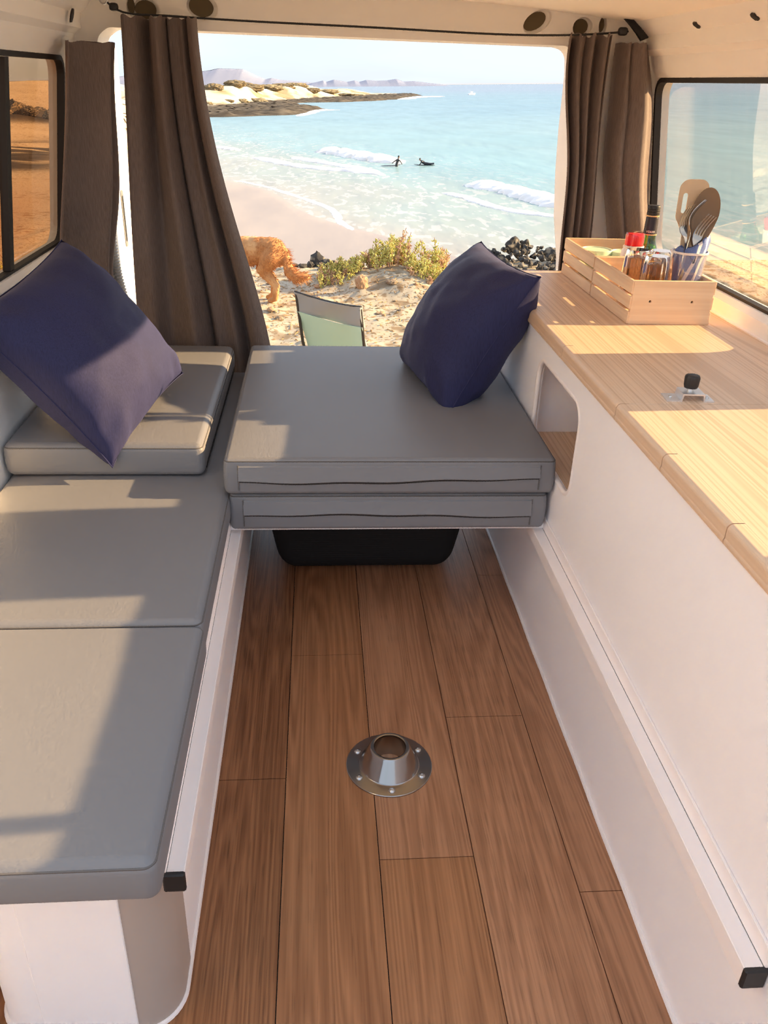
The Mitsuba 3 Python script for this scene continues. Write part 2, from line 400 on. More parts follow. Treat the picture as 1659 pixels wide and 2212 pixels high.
labels[k + '__shelf'] = {'label': 'pine shelf inside the cut-out'}
put(k + '__top_edge', bbox(XR - .0015, XR + .0135, .05, 2.36, .671, .6755, .001), 'm_white_rail', False)
put(k + '__side', box(XR + .013, .93, 2.345, 2.36, .0, .67), 'm_white', False)
struct('trim_3', tube([[XR - .002, y, .003 + .0015 * math.sin(y * 23)] for y in np.linspace(.05, 2.36, 60)], .0045, 8), 'm_white_rail', 'white sealant bead between cabinet and floor', smooth=40)

k = thing('worktop', 'pine kitchen worktop with a rounded front edge along the right side', 'worktop')
put(k + '__board', bbox(.512, .932, 1.2625, 2.36, .6755, .708, .0015), 'm_pine', False)
put(k + '__lid', bbox(.512, .932, .05, 1.2615, .6755, .708, .0015), 'm_pine', False)
ej = [.05, .845, 1.055, 1.262, 1.60, 2.36]
ep = sg.box(.50, .676, .513, .708).union(sg.box(.492, .684, .513, .7005)).union(sg.Point(.5, .7).buffer(.008, 10)).union(sg.Point(.4995, .6845).buffer(.0085, 8)).buffer(0)
for a, b in zip(ej, ej[1:]):
    put(k + '__edge_strip', axes(extrude(ep, b - a - .0022), [(1, 0, 0), (0, 0, 1), (0, -1, 0)]).apply_translation([0, b - .0011, 0]), 'm_pine', 25)
struct('trim_2', prism_y([(.9295, .7075), (.944, .7075), (.944, .713), (.9295, .7105)], .05, 2.36), 'm_white_rail', 'white sealant strip between worktop and wall', smooth=False)

# cushions
def pad(key, x0, x1, y0, y1, z0, z1, r=.016, crown=.006, seam=True):
    def fn(u, v):
        top = np.clip((v[:, 2] - ((z1 - z0) / 2 - r)) / r, 0, 1)
        c = np.sqrt(np.clip(1 - u[:, 0] ** 2, 0, 1)) * np.sqrt(np.clip(1 - u[:, 1] ** 2, 0, 1))
        w = .0016 * (meshkit.fbm(v * 9 + x0 * 13, 2) - .5)
        d = np.zeros_like(v); d[:, 2] = top * (crown * c + w)
        side_ = (1 - np.abs(u[:, 2]) ** 2)
        d[:, 0] += np.sign(u[:, 0]) * np.clip(np.abs(u[:, 0]) - .9, 0, 1) * 10 * side_ * .003
        d[:, 1] += np.sign(u[:, 1]) * np.clip(np.abs(u[:, 1]) - .9, 0, 1) * 10 * side_ * .003
        return d
    put(key, rbox(x0, x1, y0, y1, z0, z1, r, 6, (14, 14, 4), fn), 'm_vinyl', 50)
    if seam:
        q = np.array(rrect(x0 + .0008, x1 - .0008, y0 + .0008, y1 - .0008, r, 8).exterior.segmentize(.03).coords)[:-1]
        put(seam, tube(np.c_[q, np.full(len(q), z1 - r * .55)], .0017, 6, closed=True), 'm_seam', 40)

def seat(y0, y1, z0, z1, x0, x1, label, grp='grey vinyl bench cushions', **kw):
    k = thing('seat_cushion', label, 'cushion', grp)
    pad(k + '__body', x0, x1, y0, y1, z0, z1, seam=k + '__seam', **kw)
    return k
seat(.645, 1.100, .3305, .394, -.655, -.182, 'grey vinyl bench cushion at the near end of the bench, closest to the viewer', r=.014)
seat(1.103, 2.38, .3305, .396, -.655, -.186, 'grey vinyl bench cushion in the middle of the bench, partly under the thicker rear cushion', r=.014)
seat(1.632, 2.372, .4035, .476, -.652, -.243, 'raised grey vinyl cushion on the rear of the bench under the left pillow', r=.015, crown=.008)
put('seat_cushion_002__side_panel', bbox(-.2432, -.2408, 1.665, 2.35, .409, .462, .001), 'm_black', False)
labels['seat_cushion_002__side_panel'] = {'label': 'black fabric side'}

k = solo('bed_board', bbox(XL + .001, XR - .002, 1.580, 2.365, .3005, .3125, .001), 'm_white', 'thin white board across the rails under the folded mattresses', 'board', smooth=False)
def mattress(label, x0, x1, y0, y1, z0, z1, crown=.006):
    k = thing('mattress', label, 'mattress', 'grey folded mattresses stacked across the aisle')
    pad(k + '__body', x0, x1, y0, y1, z0, z1, r=.010, crown=crown, seam=k + '__seam')
    zm = (z0 + z1) / 2 - .006
    # front flap over the zip: a lip above a dark slit
    n = 60; xs = np.linspace(x0 + .028, x1 - .032, n); w = .004 * np.sin((xs - x0) * 7 + z0 * 40) + .0015 * np.sin(xs * 31)
    tp = np.full(n, z1 - .016); bt = zm + w
    fy = y0 - .003
    V = np.vstack([np.c_[xs, np.full(n, fy - .001), tp], np.c_[xs, np.full(n, fy - .0032), (tp + bt) / 2], np.c_[xs, np.full(n, fy - .006), bt + .002], np.c_[xs, np.full(n, fy - .0045), bt], np.c_[xs, np.full(n, fy + .002), bt + .002], np.c_[xs, np.full(n, fy + .004), tp + .004]])
    F = []
    for a in range(6):
        b = (a + 1) % 6
        for i in range(n - 1): F += [[a * n + i, b * n + i, b * n + i + 1], [a * n + i, b * n + i + 1, a * n + i + 1]]
    put(k + '__flap', trimesh.Trimesh(V, F, process=False), 'm_vinyl', 40)
    V = np.vstack([np.c_[xs, np.full(n, fy - .0005), bt + .001], np.c_[xs, np.full(n, fy - .0005), bt - .0035 - .002 * np.sin((xs - x0) / (x1 - x0) * PI)], np.c_[xs, np.full(n, fy + .004), bt - .004], np.c_[xs, np.full(n, fy + .004), bt + .001]])
    F = []
    for a in range(4):
        b = (a + 1) % 4
        for i in range(n - 1): F += [[a * n + i, b * n + i, b * n + i + 1], [a * n + i, b * n + i + 1, a * n + i + 1]]
    put(k + '__zip_slit', trimesh.Trimesh(V, F, process=False), 'm_black', False)
    for x in (x0 + .028, x1 - .032):
        put(k + '__side_seam', tube([[x, fy - .0008, z] for z in np.linspace(z0 + .012, z1 - .012, 6)], .0013, 6), 'm_seam', 40)
mattress('upper grey vinyl folded mattress of the stack across the aisle', -.190, .494, 1.545, 2.362, .4025, .482)
mattress('lower grey vinyl folded mattress of the stack across the aisle', -.184, .488, 1.556, 2.362, .3130, .398, .003)

# pillows: corners pulled out to ears, sides drawn in
def pillow(a, t, seed):
    n = 49; u = np.linspace(-1, 1, n); U, W = np.meshgrid(u, u, indexing='ij')
    pin = .075
    X = U * (1 - pin * (1 - W ** 2) ** .8 * U ** 2) * a / 2; Y = W * (1 - pin * (1 - U ** 2) ** .8 * W ** 2) * a / 2
    prof = (np.clip(1 - np.abs(U) ** 2.2, 0, 1) * np.clip(1 - np.abs(W) ** 2.2, 0, 1)) ** .46
    V, F = [], []
    P3 = np.stack([X, Y, X * 0], -1)
    for s in (1, -1):
        wr = meshkit.fbm(np.stack([X * 9, Y * 9, X * 0 + s * 4 + seed], -1), 3, seed) - .5
        crease = np.exp(-((np.abs(U) + np.abs(W) - 1.55) / .22) ** 2) * np.sin(np.arctan2(W, U) * 16 + seed * 2 + s)
        Z = s * (t * prof + prof ** .6 * (.034 * wr + .009 * crease))
        V.append(np.stack([X, Y, Z], -1).reshape(-1, 3))
    i, j = np.meshgrid(np.arange(n - 1), np.arange(n - 1), indexing='ij')
    q = np.stack([i * n + j, (i + 1) * n + j, (i + 1) * n + j + 1, i * n + j + 1], -1).reshape(-1, 4)
    q = np.vstack([q, q[:, ::-1] + n * n])
    m = trimesh.Trimesh(np.vstack(V), np.vstack([q[:, [0, 1, 2]], q[:, [0, 2, 3]]]), process=False); m.merge_vertices(digits_vertex=6); m.update_faces(m.nondegenerate_faces())
    e = np.concatenate([np.arange(n) * n, (n - 1) * n + np.arange(1, n), (np.arange(n - 1) * n + n - 1)[::-1], np.arange(1, n - 1)[::-1]])
    return m, P3.reshape(-1, 3)[e]
def put_pillow(label, R, c, a, t, seed):
    k = thing('pillow', label, 'pillow', 'navy blue pillows')
    m, e = pillow(a, t, seed)
    put(k + '__cover', m, 'm_navy', True, M4(np.array(R), c))
    put(k + '__seam', tube(e, .0016, 6, closed=True), 'm_navy', 40, M4(np.array(R), c))
put_pillow('navy blue pillow propped against the left wall on the raised bench cushion', [[.2517, -.6193, .7437], [.9443, -.0111, -.3288], [.2119, .7851, .5821]], [-.498, 1.786, .634], .393, .112, 3)
put_pillow('navy blue pillow leaning against the worktop edge on the folded mattresses', [[.5063, -.1819, -.843], [.0646, .9827, -.1733], [.86, .0333, .5093]], [.368, 2.030, .634], .38, .112, 5)

# black bag under the mattresses
k = thing('storage_bag', 'black textile storage bag under the stacked mattresses', 'bag')
def ribs(p, n, uv):
    x, y, z = vp(p); return dr.sin(z * 900) * .5 + noise(x * 300, z * 300, y * 300) * .4
mat('m_bag', [.006, .006, .0065], .8, bump=(ribs, .0008))
def bagfn(u, v):
    d = np.zeros_like(v); tz = np.clip((v[:, 2] + .135) / .27, 0, 1); d[:, 0] = -v[:, 0] * .16 * (1 - tz) ** 1.5; d[:, 1] = -v[:, 1] * .08 * (1 - tz); return d
put(k + '__body', rbox(-.140, .394, 1.868, 2.36, .003, .26, .05, 7, (8, 8, 5), bagfn), 'm_bag', 50)
put(k + '__rim', tube(np.c_[np.array(rrect(-.142, .396, 1.866, 2.362, .05, 6).exterior.coords)[:-1], np.full(24 + 4, .235)], .006, 8, closed=True), 'm_bag', 40)

# table leg socket in the floor
k = thing('table_socket', 'polished metal table leg socket screwed to the plank floor', 'floor socket')
mm = M4(t=(.1335, 1.184, 0))
put(k + '__flange', lathe([(0.0295, .0006), (.0825, .0006), (.0825, .0022), (.0815, .003), (.060, .0038), (.0565, .0058), (.0395, .042), (.0385, .0455), (.0365, .0475), (.0335, .048), (.0305, .047), (.0295, .044), (.0295, .0006)], 72), 'm_steel', 35, mm)
for i in range(6):
    a = -PI / 2 + i * PI / 3
    put(k + '__screw', lathe([(0, .0052), (.0018, .0056), (.0024, .0068), (.0042, .0064), (.0062, .0048), (.0066, .0034), (0, .003)], 18), 'm_steel_soft', 35, mm @ M4(t=(.0685 * math.cos(a), .0685 * math.sin(a), 0)))

# worktop latch
k = thing('latch', 'small metal hatch latch with a black knob on the worktop', 'latch')
mm = M4(rotz(-.08), (.625, 1.292, .708))
put(k + '__bracket', extrude(sg.Polygon([(-.042, 0), (-.016, 0), (-.014, .011), (.018, .011), (.020, 0), (.038, 0), (.038, .0022), (.022, .0022), (.0205, .0135), (-.0165, .0135), (-.018, .0022), (-.042, .0022)]), .036), 'm_alu', False, mm @ M4(rotx(PI / 2), (0, .016, 0)))
put(k + '__stem', lathe([(0, .013), (.005, .013), (.005, .022), (0, .022)], 14), 'm_alu', 30, mm @ M4(t=(0, -.002, 0)))
put(k + '__knob', lathe([(0, .019), (.0105, .0195), (.0118, .024), (.0122, .031), (.0125, .037), (.0112, .0405), (.008, .0415), (0, .041)], 24, lambda a, z: 1 + .03 * np.cos(a * 12)), 'm_black', 35, mm @ M4(t=(0, -.002, 0)))
labels[k + '__knob'] = {'label': 'black knob'}
for x in (-.031, .031):
    put(k + '__screw', lathe([(0, .002), (.0035, .0022), (.003, .0042), (0, .0046)], 12), 'm_steel_soft', 35, mm @ M4(t=(x, -.002, 0)))

# ---------------------------------------------------------------- curtains
def sheet(edges, nrm, depth, nu=110, nt=44, th=.0035, scallop=0):
    """edges: [(left point, right point), ...] from top to bottom; depth(u, t) along nrm."""
    L = spline([e[0] for e in edges], nt); R_ = spline([e[1] for e in edges], nt)
    u = np.linspace(0, 1, nu)[None, :, None]; t = np.linspace(0, 1, nt)[:, None, None]
    Pm = L[:, None] * (1 - u) + R_[:, None] * u
    d = depth(u[..., 0], t[..., 0])
    nrm = np.asarray(nrm, float) / np.linalg.norm(nrm)
    Pm = Pm + d[..., None] * nrm
    Pm[..., 2] += scallop * (np.sin(u[..., 0] * 38) * .5 + .5) * np.exp(-t[..., 0] * 30)
    g = np.gradient(Pm, axis=1); n_ = np.cross(g, np.gradient(Pm, axis=0)); n_ /= np.linalg.norm(n_, axis=2, keepdims=True) + 1e-9
    if (n_.mean((0, 1)) @ nrm) < 0: n_ = -n_
    A, B = Pm + n_ * th / 2, Pm - n_ * th / 2
    V = np.vstack([A.reshape(-1, 3), B.reshape(-1, 3)]); o = nu * nt
    i, j = np.meshgrid(np.arange(nt - 1), np.arange(nu - 1), indexing='ij')
    q = np.stack([i * nu + j, i * nu + j + 1, (i + 1) * nu + j + 1, (i + 1) * nu + j], -1).reshape(-1, 4)
    rim = np.concatenate([np.arange(nu), np.arange(1, nt) * nu + nu - 1, (nt - 1) * nu + np.arange(nu - 1)[::-1], (np.arange(1, nt - 1) * nu)[::-1]]); r2 = np.roll(rim, -1)
    q = np.vstack([q, q[:, ::-1] + o, np.stack([rim, rim + o, r2 + o, r2], -1)])
    m = trimesh.Trimesh(V, np.vstack([q[:, [0, 1, 2]], q[:, [0, 2, 3]]]), process=False)
    m.fix_normals(); return m
def G(u, c, w): return np.exp(-((u - c) / w) ** 2)

def d_left(u, t):
    return .014 * np.sin(u * 15 + 1 + .8 * t) + .03 * G(u, .95, .07) - (.040 + .03 * t) * G(u, .84 - .03 * t, .042) - .045 * G(u, .30 - .03 * t, .07) * (1 - .7 * t) + .016 * G(u, .44, .06) - .032 * G(u, .56, .022) + .018 * G(u, .12, .1) + .004 * np.sin(u * 40 + 3 * t)
k = thing('curtain', 'long brown velvet curtain at the left of the open tailgate, falling behind the bench', 'curtain', 'brown velvet curtains')
put(k + '__drape', sheet([((-.478, 2.425, 1.286), (-.296, 2.425, 1.289)), ((-.486, 2.425, 1.10), (-.283, 2.425, 1.10)), ((-.500, 2.425, .85), (-.235, 2.425, .85)), ((-.512, 2.43, .62), (-.175, 2.43, .62)), ((-.52, 2.43, .33), (-.128, 2.43, .33))], (0, -1, 0), d_left, 130, scallop=.008), 'm_curtain', 45)

def d_lside(u, t):
    return .004 * np.sin(u * 9 + 2 * t) + .062 * G(u, .54, .13) - .03 * G(u, .22, .15) + .035 * G(u, .9, .09) - .055 * G(u, .72, .035)
k = thing('curtain', 'brown velvet curtain gathered at the rear end of the left side window', 'curtain', 'brown velvet curtains')
put(k + '__drape', sheet([((-.580, 2.285, 1.226), (-.540, 2.46, 1.230)), ((-.607, 2.28, 1.05), (-.556, 2.465, 1.05)), ((-.642, 2.265, .86), (-.566, 2.465, .86)), ((-.662, 2.27, .74), (-.598, 2.465, .70)), ((-.664, 2.30, .58), (-.606, 2.46, .56))], (1, -.25, 0), d_lside, 90, scallop=.004), 'm_curtain', 45)

def d_right(u, t):
    a = 1 - .5 * t
    return .020 * np.sin(u * 22 + 2.5) * a - .035 * G(u, .16, .07) * (1 - .6 * t) + .016 * G(u, .36 - .1 * t, .05) + .014 * G(u, .06, .05) - .03 * G(u, .60 - .05 * t, .03) * (.3 + .7 * t) + .012 * G(u, .8, .1)
k = thing('curtain', 'brown velvet curtain bunched on the cord at the right of the open tailgate', 'curtain', 'brown velvet curtains')
put(k + '__drape', sheet([((.652, 2.425, 1.283), (.768, 2.425, 1.287)), ((.664, 2.425, 1.12), (.768, 2.425, 1.12)), ((.688, 2.425, .98), (.775, 2.425, .98)), ((.694, 2.425, .84), (.785, 2.425, .84)), ((.698, 2.425, .715), (.788, 2.425, .715)), ((.70, 2.425, .56), (.79, 2.425, .56))], (0, -1, 0), d_right, 120, scallop=.012), 'm_curtain', 45)

def rs_edges():
    out = []
    for z, a, b in ((1.275, (.790, 2.46), (.868, 2.455)), (1.21, (.790, 2.46), (.889, 2.455)), (1.12, (.792, 2.45), (.912, 2.455)), (.97, (.800, 2.45), (.930, 2.455)), (.88, (.820, 2.45), (.942, 2.452)), (.78, (.845, 2.45), (.956, 2.445)), (.722, (.86, 2.445), (.940, 2.445))):
        out.append(((*a, z), (*b, z)))
    return out
def d_rside(u, t):
    return .078 * np.clip(u / .22, 0, 1) ** .6 * np.clip((1 - u) / .34, 0, 1) ** .9 - .016 * G(u, .26, .06) + .008 * np.sin(u * 14)
k = thing('curtain', 'brown velvet curtain beside the right window behind the wooden crates', 'curtain', 'brown velvet curtains')
put(k + '__drape', sheet(rs_edges(), (0, -1, 0), d_rside, 90, scallop=.003), 'm_curtain', 45)

# cord, hooks and strap
k = thing('bungee_cord', 'thin black elastic cord stretched across the open tailgate', 'cord')
put(k + '__cord', tube(spline([[-.512, 2.43, 1.318], [-.49, 2.425, 1.303], [-.42, 2.42, 1.295], [-.3, 2.42, 1.293], [.2, 2.42, 1.2875], [.66, 2.42, 1.290], [.77, 2.42, 1.299], [.805, 2.42, 1.303]], 60), .0025, 8), 'm_black', 40)
put(k + '__knot', rbox(-.508, -.486, 2.418, 2.434, 1.300, 1.318, .007, n=(2, 2, 2)), 'm_black', 50)
put(k + '__knot', rbox(.778, .802, 2.41, 2.43, 1.293, 1.312, .007, n=(2, 2, 2)), 'm_black', 50)
put(k + '__eye', tube([[-.521 + .009 * math.cos(a), 2.43, 1.324 + .009 * math.sin(a)] for a in np.linspace(0, 2 * PI, 20, endpoint=False)], .0022, 8, closed=True), 'm_steel_soft', 40)
labels[k + '__eye'] = {'label': 'small metal eye at the left end'}
k = solo('hanging_strap', sheet([((.792, 2.44, 1.335), (.808, 2.44, 1.338)), ((.812, 2.42, 1.312), (.830, 2.42, 1.316)), ((.834, 2.40, 1.283), (.856, 2.41, 1.290))], (0, -1, 0), lambda u, t: 0 * u * t, 8, 24, .006), 'm_black', 'black webbing strap hanging in the upper right rear corner', 'strap')
# left corner slot, right slots, jamb slot, hose
def ell(a, b, h=.004, n=24):
    return lathe([(0, 0), (1, 0), (.95, h), (0, h)], n).apply_transform(np.diag([a, b, 1, 1]))
put('wall_left__slot', ell(.026, .0065).apply_transform(M4(roty(PI / 2) @ rotz(-.95), (-.586, 2.36, 1.284))), 'm_rubber', 30)
for y in (2.10, 1.82):
    put('wall_right__slot', axes(extrude(sg.Polygon([(-.011, -.004), (-.006, -.009), (.006, -.007), (.011, .003), (.006, .009), (-.006, .007)]), .004), [(0, 1, 0), (0, 0, 1), (1, 0, 0)]).apply_transform(M4(roty(-.9), (.8515, y, 1.3012))), 'm_rubber', False)
put('trim_1__slot', axes(extrude(rrect(2.628, 2.655, .70, .86, .010, 5), .004), [(0, 1, 0), (0, 0, 1), (1, 0, 0)]).apply_translation([-.5755, 0, 0]), 'm_grey_trim', 30)
put('trim_1__slot', axes(extrude(rrect(2.635, 2.647, .715, .845, .005, 5), .005), [(0, 1, 0), (0, 0, 1), (1, 0, 0)]).apply_translation([-.5755, 0, 0]), 'm_rubber', 30)
hp = spline([[-.576, 2.47, .77], [-.574, 2.465, .72], [-.570, 2.465, .66], [-.561, 2.465, .60], [-.553, 2.465, .52], [-.553, 2.465, .42]], 200)
solo('hose', tube(hp, .0115 + .0022 * np.sin(np.arange(200) * 2 * PI / 5), 14), mat('m_hose', lin(176, 176, 172), .5), 'grey corrugated hose beside the left tailgate jamb', 'hose', smooth=60)

# ---------------------------------------------------------------- crates and what is in them
def crate(label, x0, x1, y0, y1, z0, z1):
    k = thing('wooden_crate', label, 'crate', 'small slatted wooden crates on the worktop')
    H = z1 - z0
    put(k + '__base_board', bbox(x0 + .008, x1 - .008, y0 + .011, y1 - .011, z0 + .001, z0 + .008, .001), 'm_crate', False)
    for i, y in enumerate((y0, y1 - .010)):
        e = sg.box(x0 + .001, z0, x1 - .001, z1)
        e = e.difference(sg.Point(x0 + .042, z0 + .05).buffer(.0028)).difference(sg.Point(x1 - .046, z0 + .05).buffer(.0028)) if i == 0 else e
        put(k + '__end_board', axes(extrude(e, .010), [(1, 0, 0), (0, 0, 1), (0, -1, 0)]).apply_translation([0, y + .010, 0]), 'm_crate', False)
    if True:
        for x in (x0 + .042, x1 - .046):
            put(k + '__screw', lathe([(0, 0), (.0026, 0), (.0026, .002), (0, .002)], 12).apply_transform(M4(rotx(PI / 2), (x, y0 + .006, z0 + .05))), 'm_hole', False)
    for x in (x0 - .003, x1 - .004):
        for a, b in ((.0, .027), (.0325, .060), (.0655, H)):
            put(k + '__slat', bbox(x, x + .007, y0 + .0015, y1 - .0015, z0 + a, z0 + b, .0008), 'm_crate', False)
CZ = .7085
crate('front wooden slatted crate holding brown tumblers and the cutlery cup', .685, .868, 1.775, 2.052, CZ, CZ + .094)
crate('rear wooden slatted crate holding the green bottle, the shaker and pale green lids', .685, .868, 2.056, 2.330, CZ, CZ + .094)

scene['m_amber'] = {'type': 'dielectric', 'int_ior': 1.45, 'specular_transmittance': {'type': 'rgb', 'value': [.91, .82, .74]}}
scene['m_clear'] = {'type': 'thindielectric', 'int_ior': 1.6, 'specular_transmittance': {'type': 'rgb', 'value': [.97, .95, .94]}}
scene['m_green_glass'] = {'type': 'thindielectric', 'int_ior': 1.5, 'specular_transmittance': {'type': 'rgb', 'value': [.32, .62, .22]}}
TB = CZ + .0085
def tumbler(label, x, y):
    k = thing('tumbler', label, 'glass', 'brown ribbed tumblers in the front crate')
    rib = lambda a, z: 1 + .035 * np.cos(a * 12) * ((z > .006) & (z < .120))
    m = lathe([(0, .128), (.024, .128), (.0262, .125), (.0275, .110), (.0300, .05), (.032, .008), (.0325, .001), (.0315, 0), (.0305, .001), (.028, .05), (.0252, .110), (.0, .116)], 72, rib)
    put(k + '__bowl', m, 'm_amber', 30, M4(t=(x, y, TB)))
tumbler('brown ribbed glass tumbler upside down at the front of the crate', .752, 1.838)
tumbler('second brown ribbed glass tumbler, behind the first and next to the cutlery cup', .786, 1.905)
tumbler('third brown ribbed glass tumbler at the back, mostly hidden by the others', .735, 1.915)

cx, cy = .827, 1.848
k = thing('cutlery_cup', 'clear plastic cup holding cutlery wrapped in a napkin', 'cup')
put(k + '__wall', lathe([(0, .001), (.031, .001), (.0325, .003), (.0355, .07), (.039, .136), (.0405, .137), (.0395, .139), (.0375, .137), (.0335, .06), (.0305, .005), (0, .004)], 48), 'm_clear', 40, M4(t=(cx, cy, TB)))

put(k + '__rim', lathe([(.0388, .134), (.0408, .1345), (.0414, .1365), (.0408, .1385), (.0388, .139), (.0380, .1365), (.0388, .134)], 48), mat('m_clear_rim', lin(226, 216, 206), .25), 40, M4(t=(cx, cy, TB)))

def napkin_tex(p, n, uv):
    x, y, z = vp(p)
    a = x - z * .30
    st = smoothstep(.0045, .003, dr.abs(a - .5735)) + smoothstep(.004, .0028, dr.abs(a - .5925))
    h = smoothstep(.003, .002, dr.abs(z - .758)) + smoothstep(.003, .002, dr.abs(z - .742)) + smoothstep(.003, .002, dr.abs(z - .727))
    h = h * smoothstep(.820, .835, x)
    w = noise(x * 1400, y * 1400, z * 1400)
    return mix(mix(lin(72, 92, 150), lin(122, 142, 190), w), lin(232, 224, 222), dr.clip(st + h, 0, 1))
mat('m_napkin', proc(napkin_tex), .9, sheen=.4)
def nap_r(a, z): return 1 + .10 * np.sin(a * 3 + 1) * (z / .15) + .05 * np.sin(a * 7 + z * 60)
m = lathe([(0, .008), (.024, .008), (.028, .02), (.030, .08), (.033, .12), (.0345, .138), (.031, .152), (.023, .155), (.017, .140), (.015, .09), (.0, .085)], 60, nap_r)
V = m.vertices.copy(); tz = V[:, 2] / .15; V[:, 0] += .004 * tz; V[:, 2] += np.where(V[:, 2] > .11, (V[:, 0] * .55), 0); m.vertices = V
solo('napkin', m, 'm_napkin', 'blue checked napkin with white stripes rolled inside the clear cup', 'napkin', smooth=True, m=M4(t=(cx, cy, TB)))

def bend(m, k_):
    V = m.vertices.copy(); V[:, 2] += k_ * V[:, 1] ** 2; m.vertices = V; return m
def fork_poly():
    p = sg.Polygon([(-.003, -.09), (.003, -.09), (.0022, -.01), (.004, .004), (.0105, .016), (.0115, .028), (-.0115, .028), (-.0105, .016), (-.004, .004), (-.0022, -.01)])
    for i in range(4):
        x = -.0099 + i * .0066; p = p.union(sg.Polygon([(x - .0017, .026), (x + .0017, .026), (x + .0009, .072), (x - .0009, .072)]))
    return p.buffer(.0004)
def refine_y(poly, h, step=.008):
    """Extrusion of a polygon, sliced along y so that it can be bent."""
    y0, y1 = poly.bounds[1], poly.bounds[3]; parts = []
    m = extrude(poly, h)
    mm_ = to_m(m).refine_to_length(step)
    return from_m(mm_)
def lay(up, face, at):
    """Matrix with mesh y along up and mesh z along face."""
    up = np.array(up, float); up /= np.linalg.norm(up); f = np.array(face, float); f -= up * (f @ up); f /= np.linalg.norm(f)
    return M4(np.stack([np.cross(up, f), up, f], 1), at)
FK = refine_y(fork_poly(), .0016)
V = FK.vertices.copy(); V[:, 2] += np.where(V[:, 1] > 0, .012 * np.sin(np.clip(V[:, 1] / .072, 0, 1) * PI) * -1 + .010 * (np.clip(V[:, 1], 0, 1) / .072) ** 2, 0); FK.vertices = V
mat('m_copper', lin(236, 168, 132), .25, metallic=.9)
solo('fork', FK, 'm_steel', 'silver fork standing at the left of the cutlery cup', 'fork', 'forks in the cutlery cup', smooth=35, m=lay((-.12, 0, 1), (.45, -1, .1), (cx - .022, cy - .016, TB + .165)))
solo('fork', FK, 'm_steel', 'steel fork in front of the spatula, leaning right with its prongs over the spoon', 'fork', 'forks in the cutlery cup', smooth=35, m=lay((.34, .1, 1), (.15, -1, .1), (cx + .000, cy - .020, TB + .148)))
solo('fork', FK, 'm_steel', 'silver fork in the middle of the cup, turned sideways', 'fork', 'forks in the cutlery cup', smooth=35, m=lay((.16, .1, 1), (.9, -.6, .1), (cx - .010, cy - .010, TB + .176)))
mat('m_taupe', lin(132, 112, 92), .7)
mat('m_taupe_light', lin(206, 184, 154), .6)
sp = rrect(-.031, .031, .0, .094, .020, 8).union(sg.Polygon([(-.010, -.12), (.010, -.12), (.010, -.02), (.026, .012), (-.026, .012), (-.010, -.02)]).buffer(.004).buffer(-.002)).difference(rrect(-.022, -.011, .024, .066, .005, 6)).difference(rrect(.011, .022, .024, .066, .005, 6))
solo('spatula', bend(refine_y(sp, .0042, .02), .9), 'm_taupe_light', 'pale beige slotted spatula standing in the cutlery cup', 'spatula', smooth=30, m=lay((-.02, .06, 1), (-.12, -1, 0), (cx - .004, cy + .026, TB + .190)))
def spoon_mesh():
    n, mseg = 40, 18
    t = np.linspace(0, 1, mseg)[:, None]; a = np.linspace(0, 2 * PI, n, endpoint=False)[None]
    X = .030 * t * np.cos(a) * (1 - .18 * np.maximum(0, -np.sin(a))); Y = .055 * t * np.sin(a) * (1 + .35 * np.maximum(0, -np.sin(a)) * t); Z = .014 * (t ** 2 - 1) + 0 * a
    V = []; F = []
    for s, o in ((1, .0018), (-1, -.0018)):
        V.append(np.stack([X, Y, Z + o], -1).reshape(-1, 3))
    N = n * mseg
    for i in range(mseg - 1):
        for j in range(n):
            q = [i * n + j, i * n + (j + 1) % n, (i + 1) * n + (j + 1) % n, (i + 1) * n + j]
            F += [[q[0], q[2], q[1]], [q[0], q[3], q[2]]]; F += [[q[0] + N, q[1] + N, q[2] + N], [q[0] + N, q[2] + N, q[3] + N]]
    for j in range(n):
        a0, b0 = (mseg - 1) * n + j, (mseg - 1) * n + (j + 1) % n; F += [[a0, b0, b0 + N], [a0, b0 + N, a0 + N]]
    h = tube(spline([[0, -.05, -.002], [0, -.085, .001], [0, -.13, .003], [0, -.17, .004]], 16), np.linspace(.007, .0055, 16), 12)
    return cat([trimesh.Trimesh(np.vstack(V), F, process=False), h])
solo('serving_spoon', spoon_mesh(), 'm_taupe', 'dark taupe serving spoon leaning right in the cutlery cup', 'spoon', smooth=40, m=lay((.10, .04, 1), (-.25, -1, .0), (cx + .016, cy - .002, TB + .216)))

# bottle
bx, by = .838, 2.125
k = thing('bottle', 'slim green glass bottle with a black cap and dark neck label in the rear crate', 'bottle')
mm = M4(np.diag([1, 1, .965]), (bx, by, TB))
put(k + '__glass', lathe([(0, .001), (.024, .001), (.026, .004), (.0262, .085), (.025, .097), (.0195, .112), (.0165, .122), (.0155, .150), (.0135, .176), (.0135, .182), (0, .182)], 48), 'm_green_glass', 40, mm)
mat('m_oil', lin(96, 112, 16), .3)
put(k + '__contents', lathe([(0, .004), (.0235, .004), (.024, .085), (.0225, .096), (.018, .108), (0, .109)], 40), 'm_oil', 40, mm)
mat('m_label_dark', lin(34, 32, 44), .45)
mat('m_gold', lin(226, 190, 140), .35, metallic=.4)
mat('m_print', lin(236, 226, 214), .5)
put(k + '__neck_label', lathe([(.0163, .134), (.0168, .134), (.0153, .176), (.0146, .178), (.0140, .176), (.0155, .136)], 40), 'm_label_dark', 40, mm)
for z, r in ((.1335, .0172), (.1790, .0162)):
    put(k + '__band', lathe([(r - .0015, z), (r, z + .0008), (r, z + .003), (r - .0015, z + .0038)], 40), 'm_gold', 40, mm)
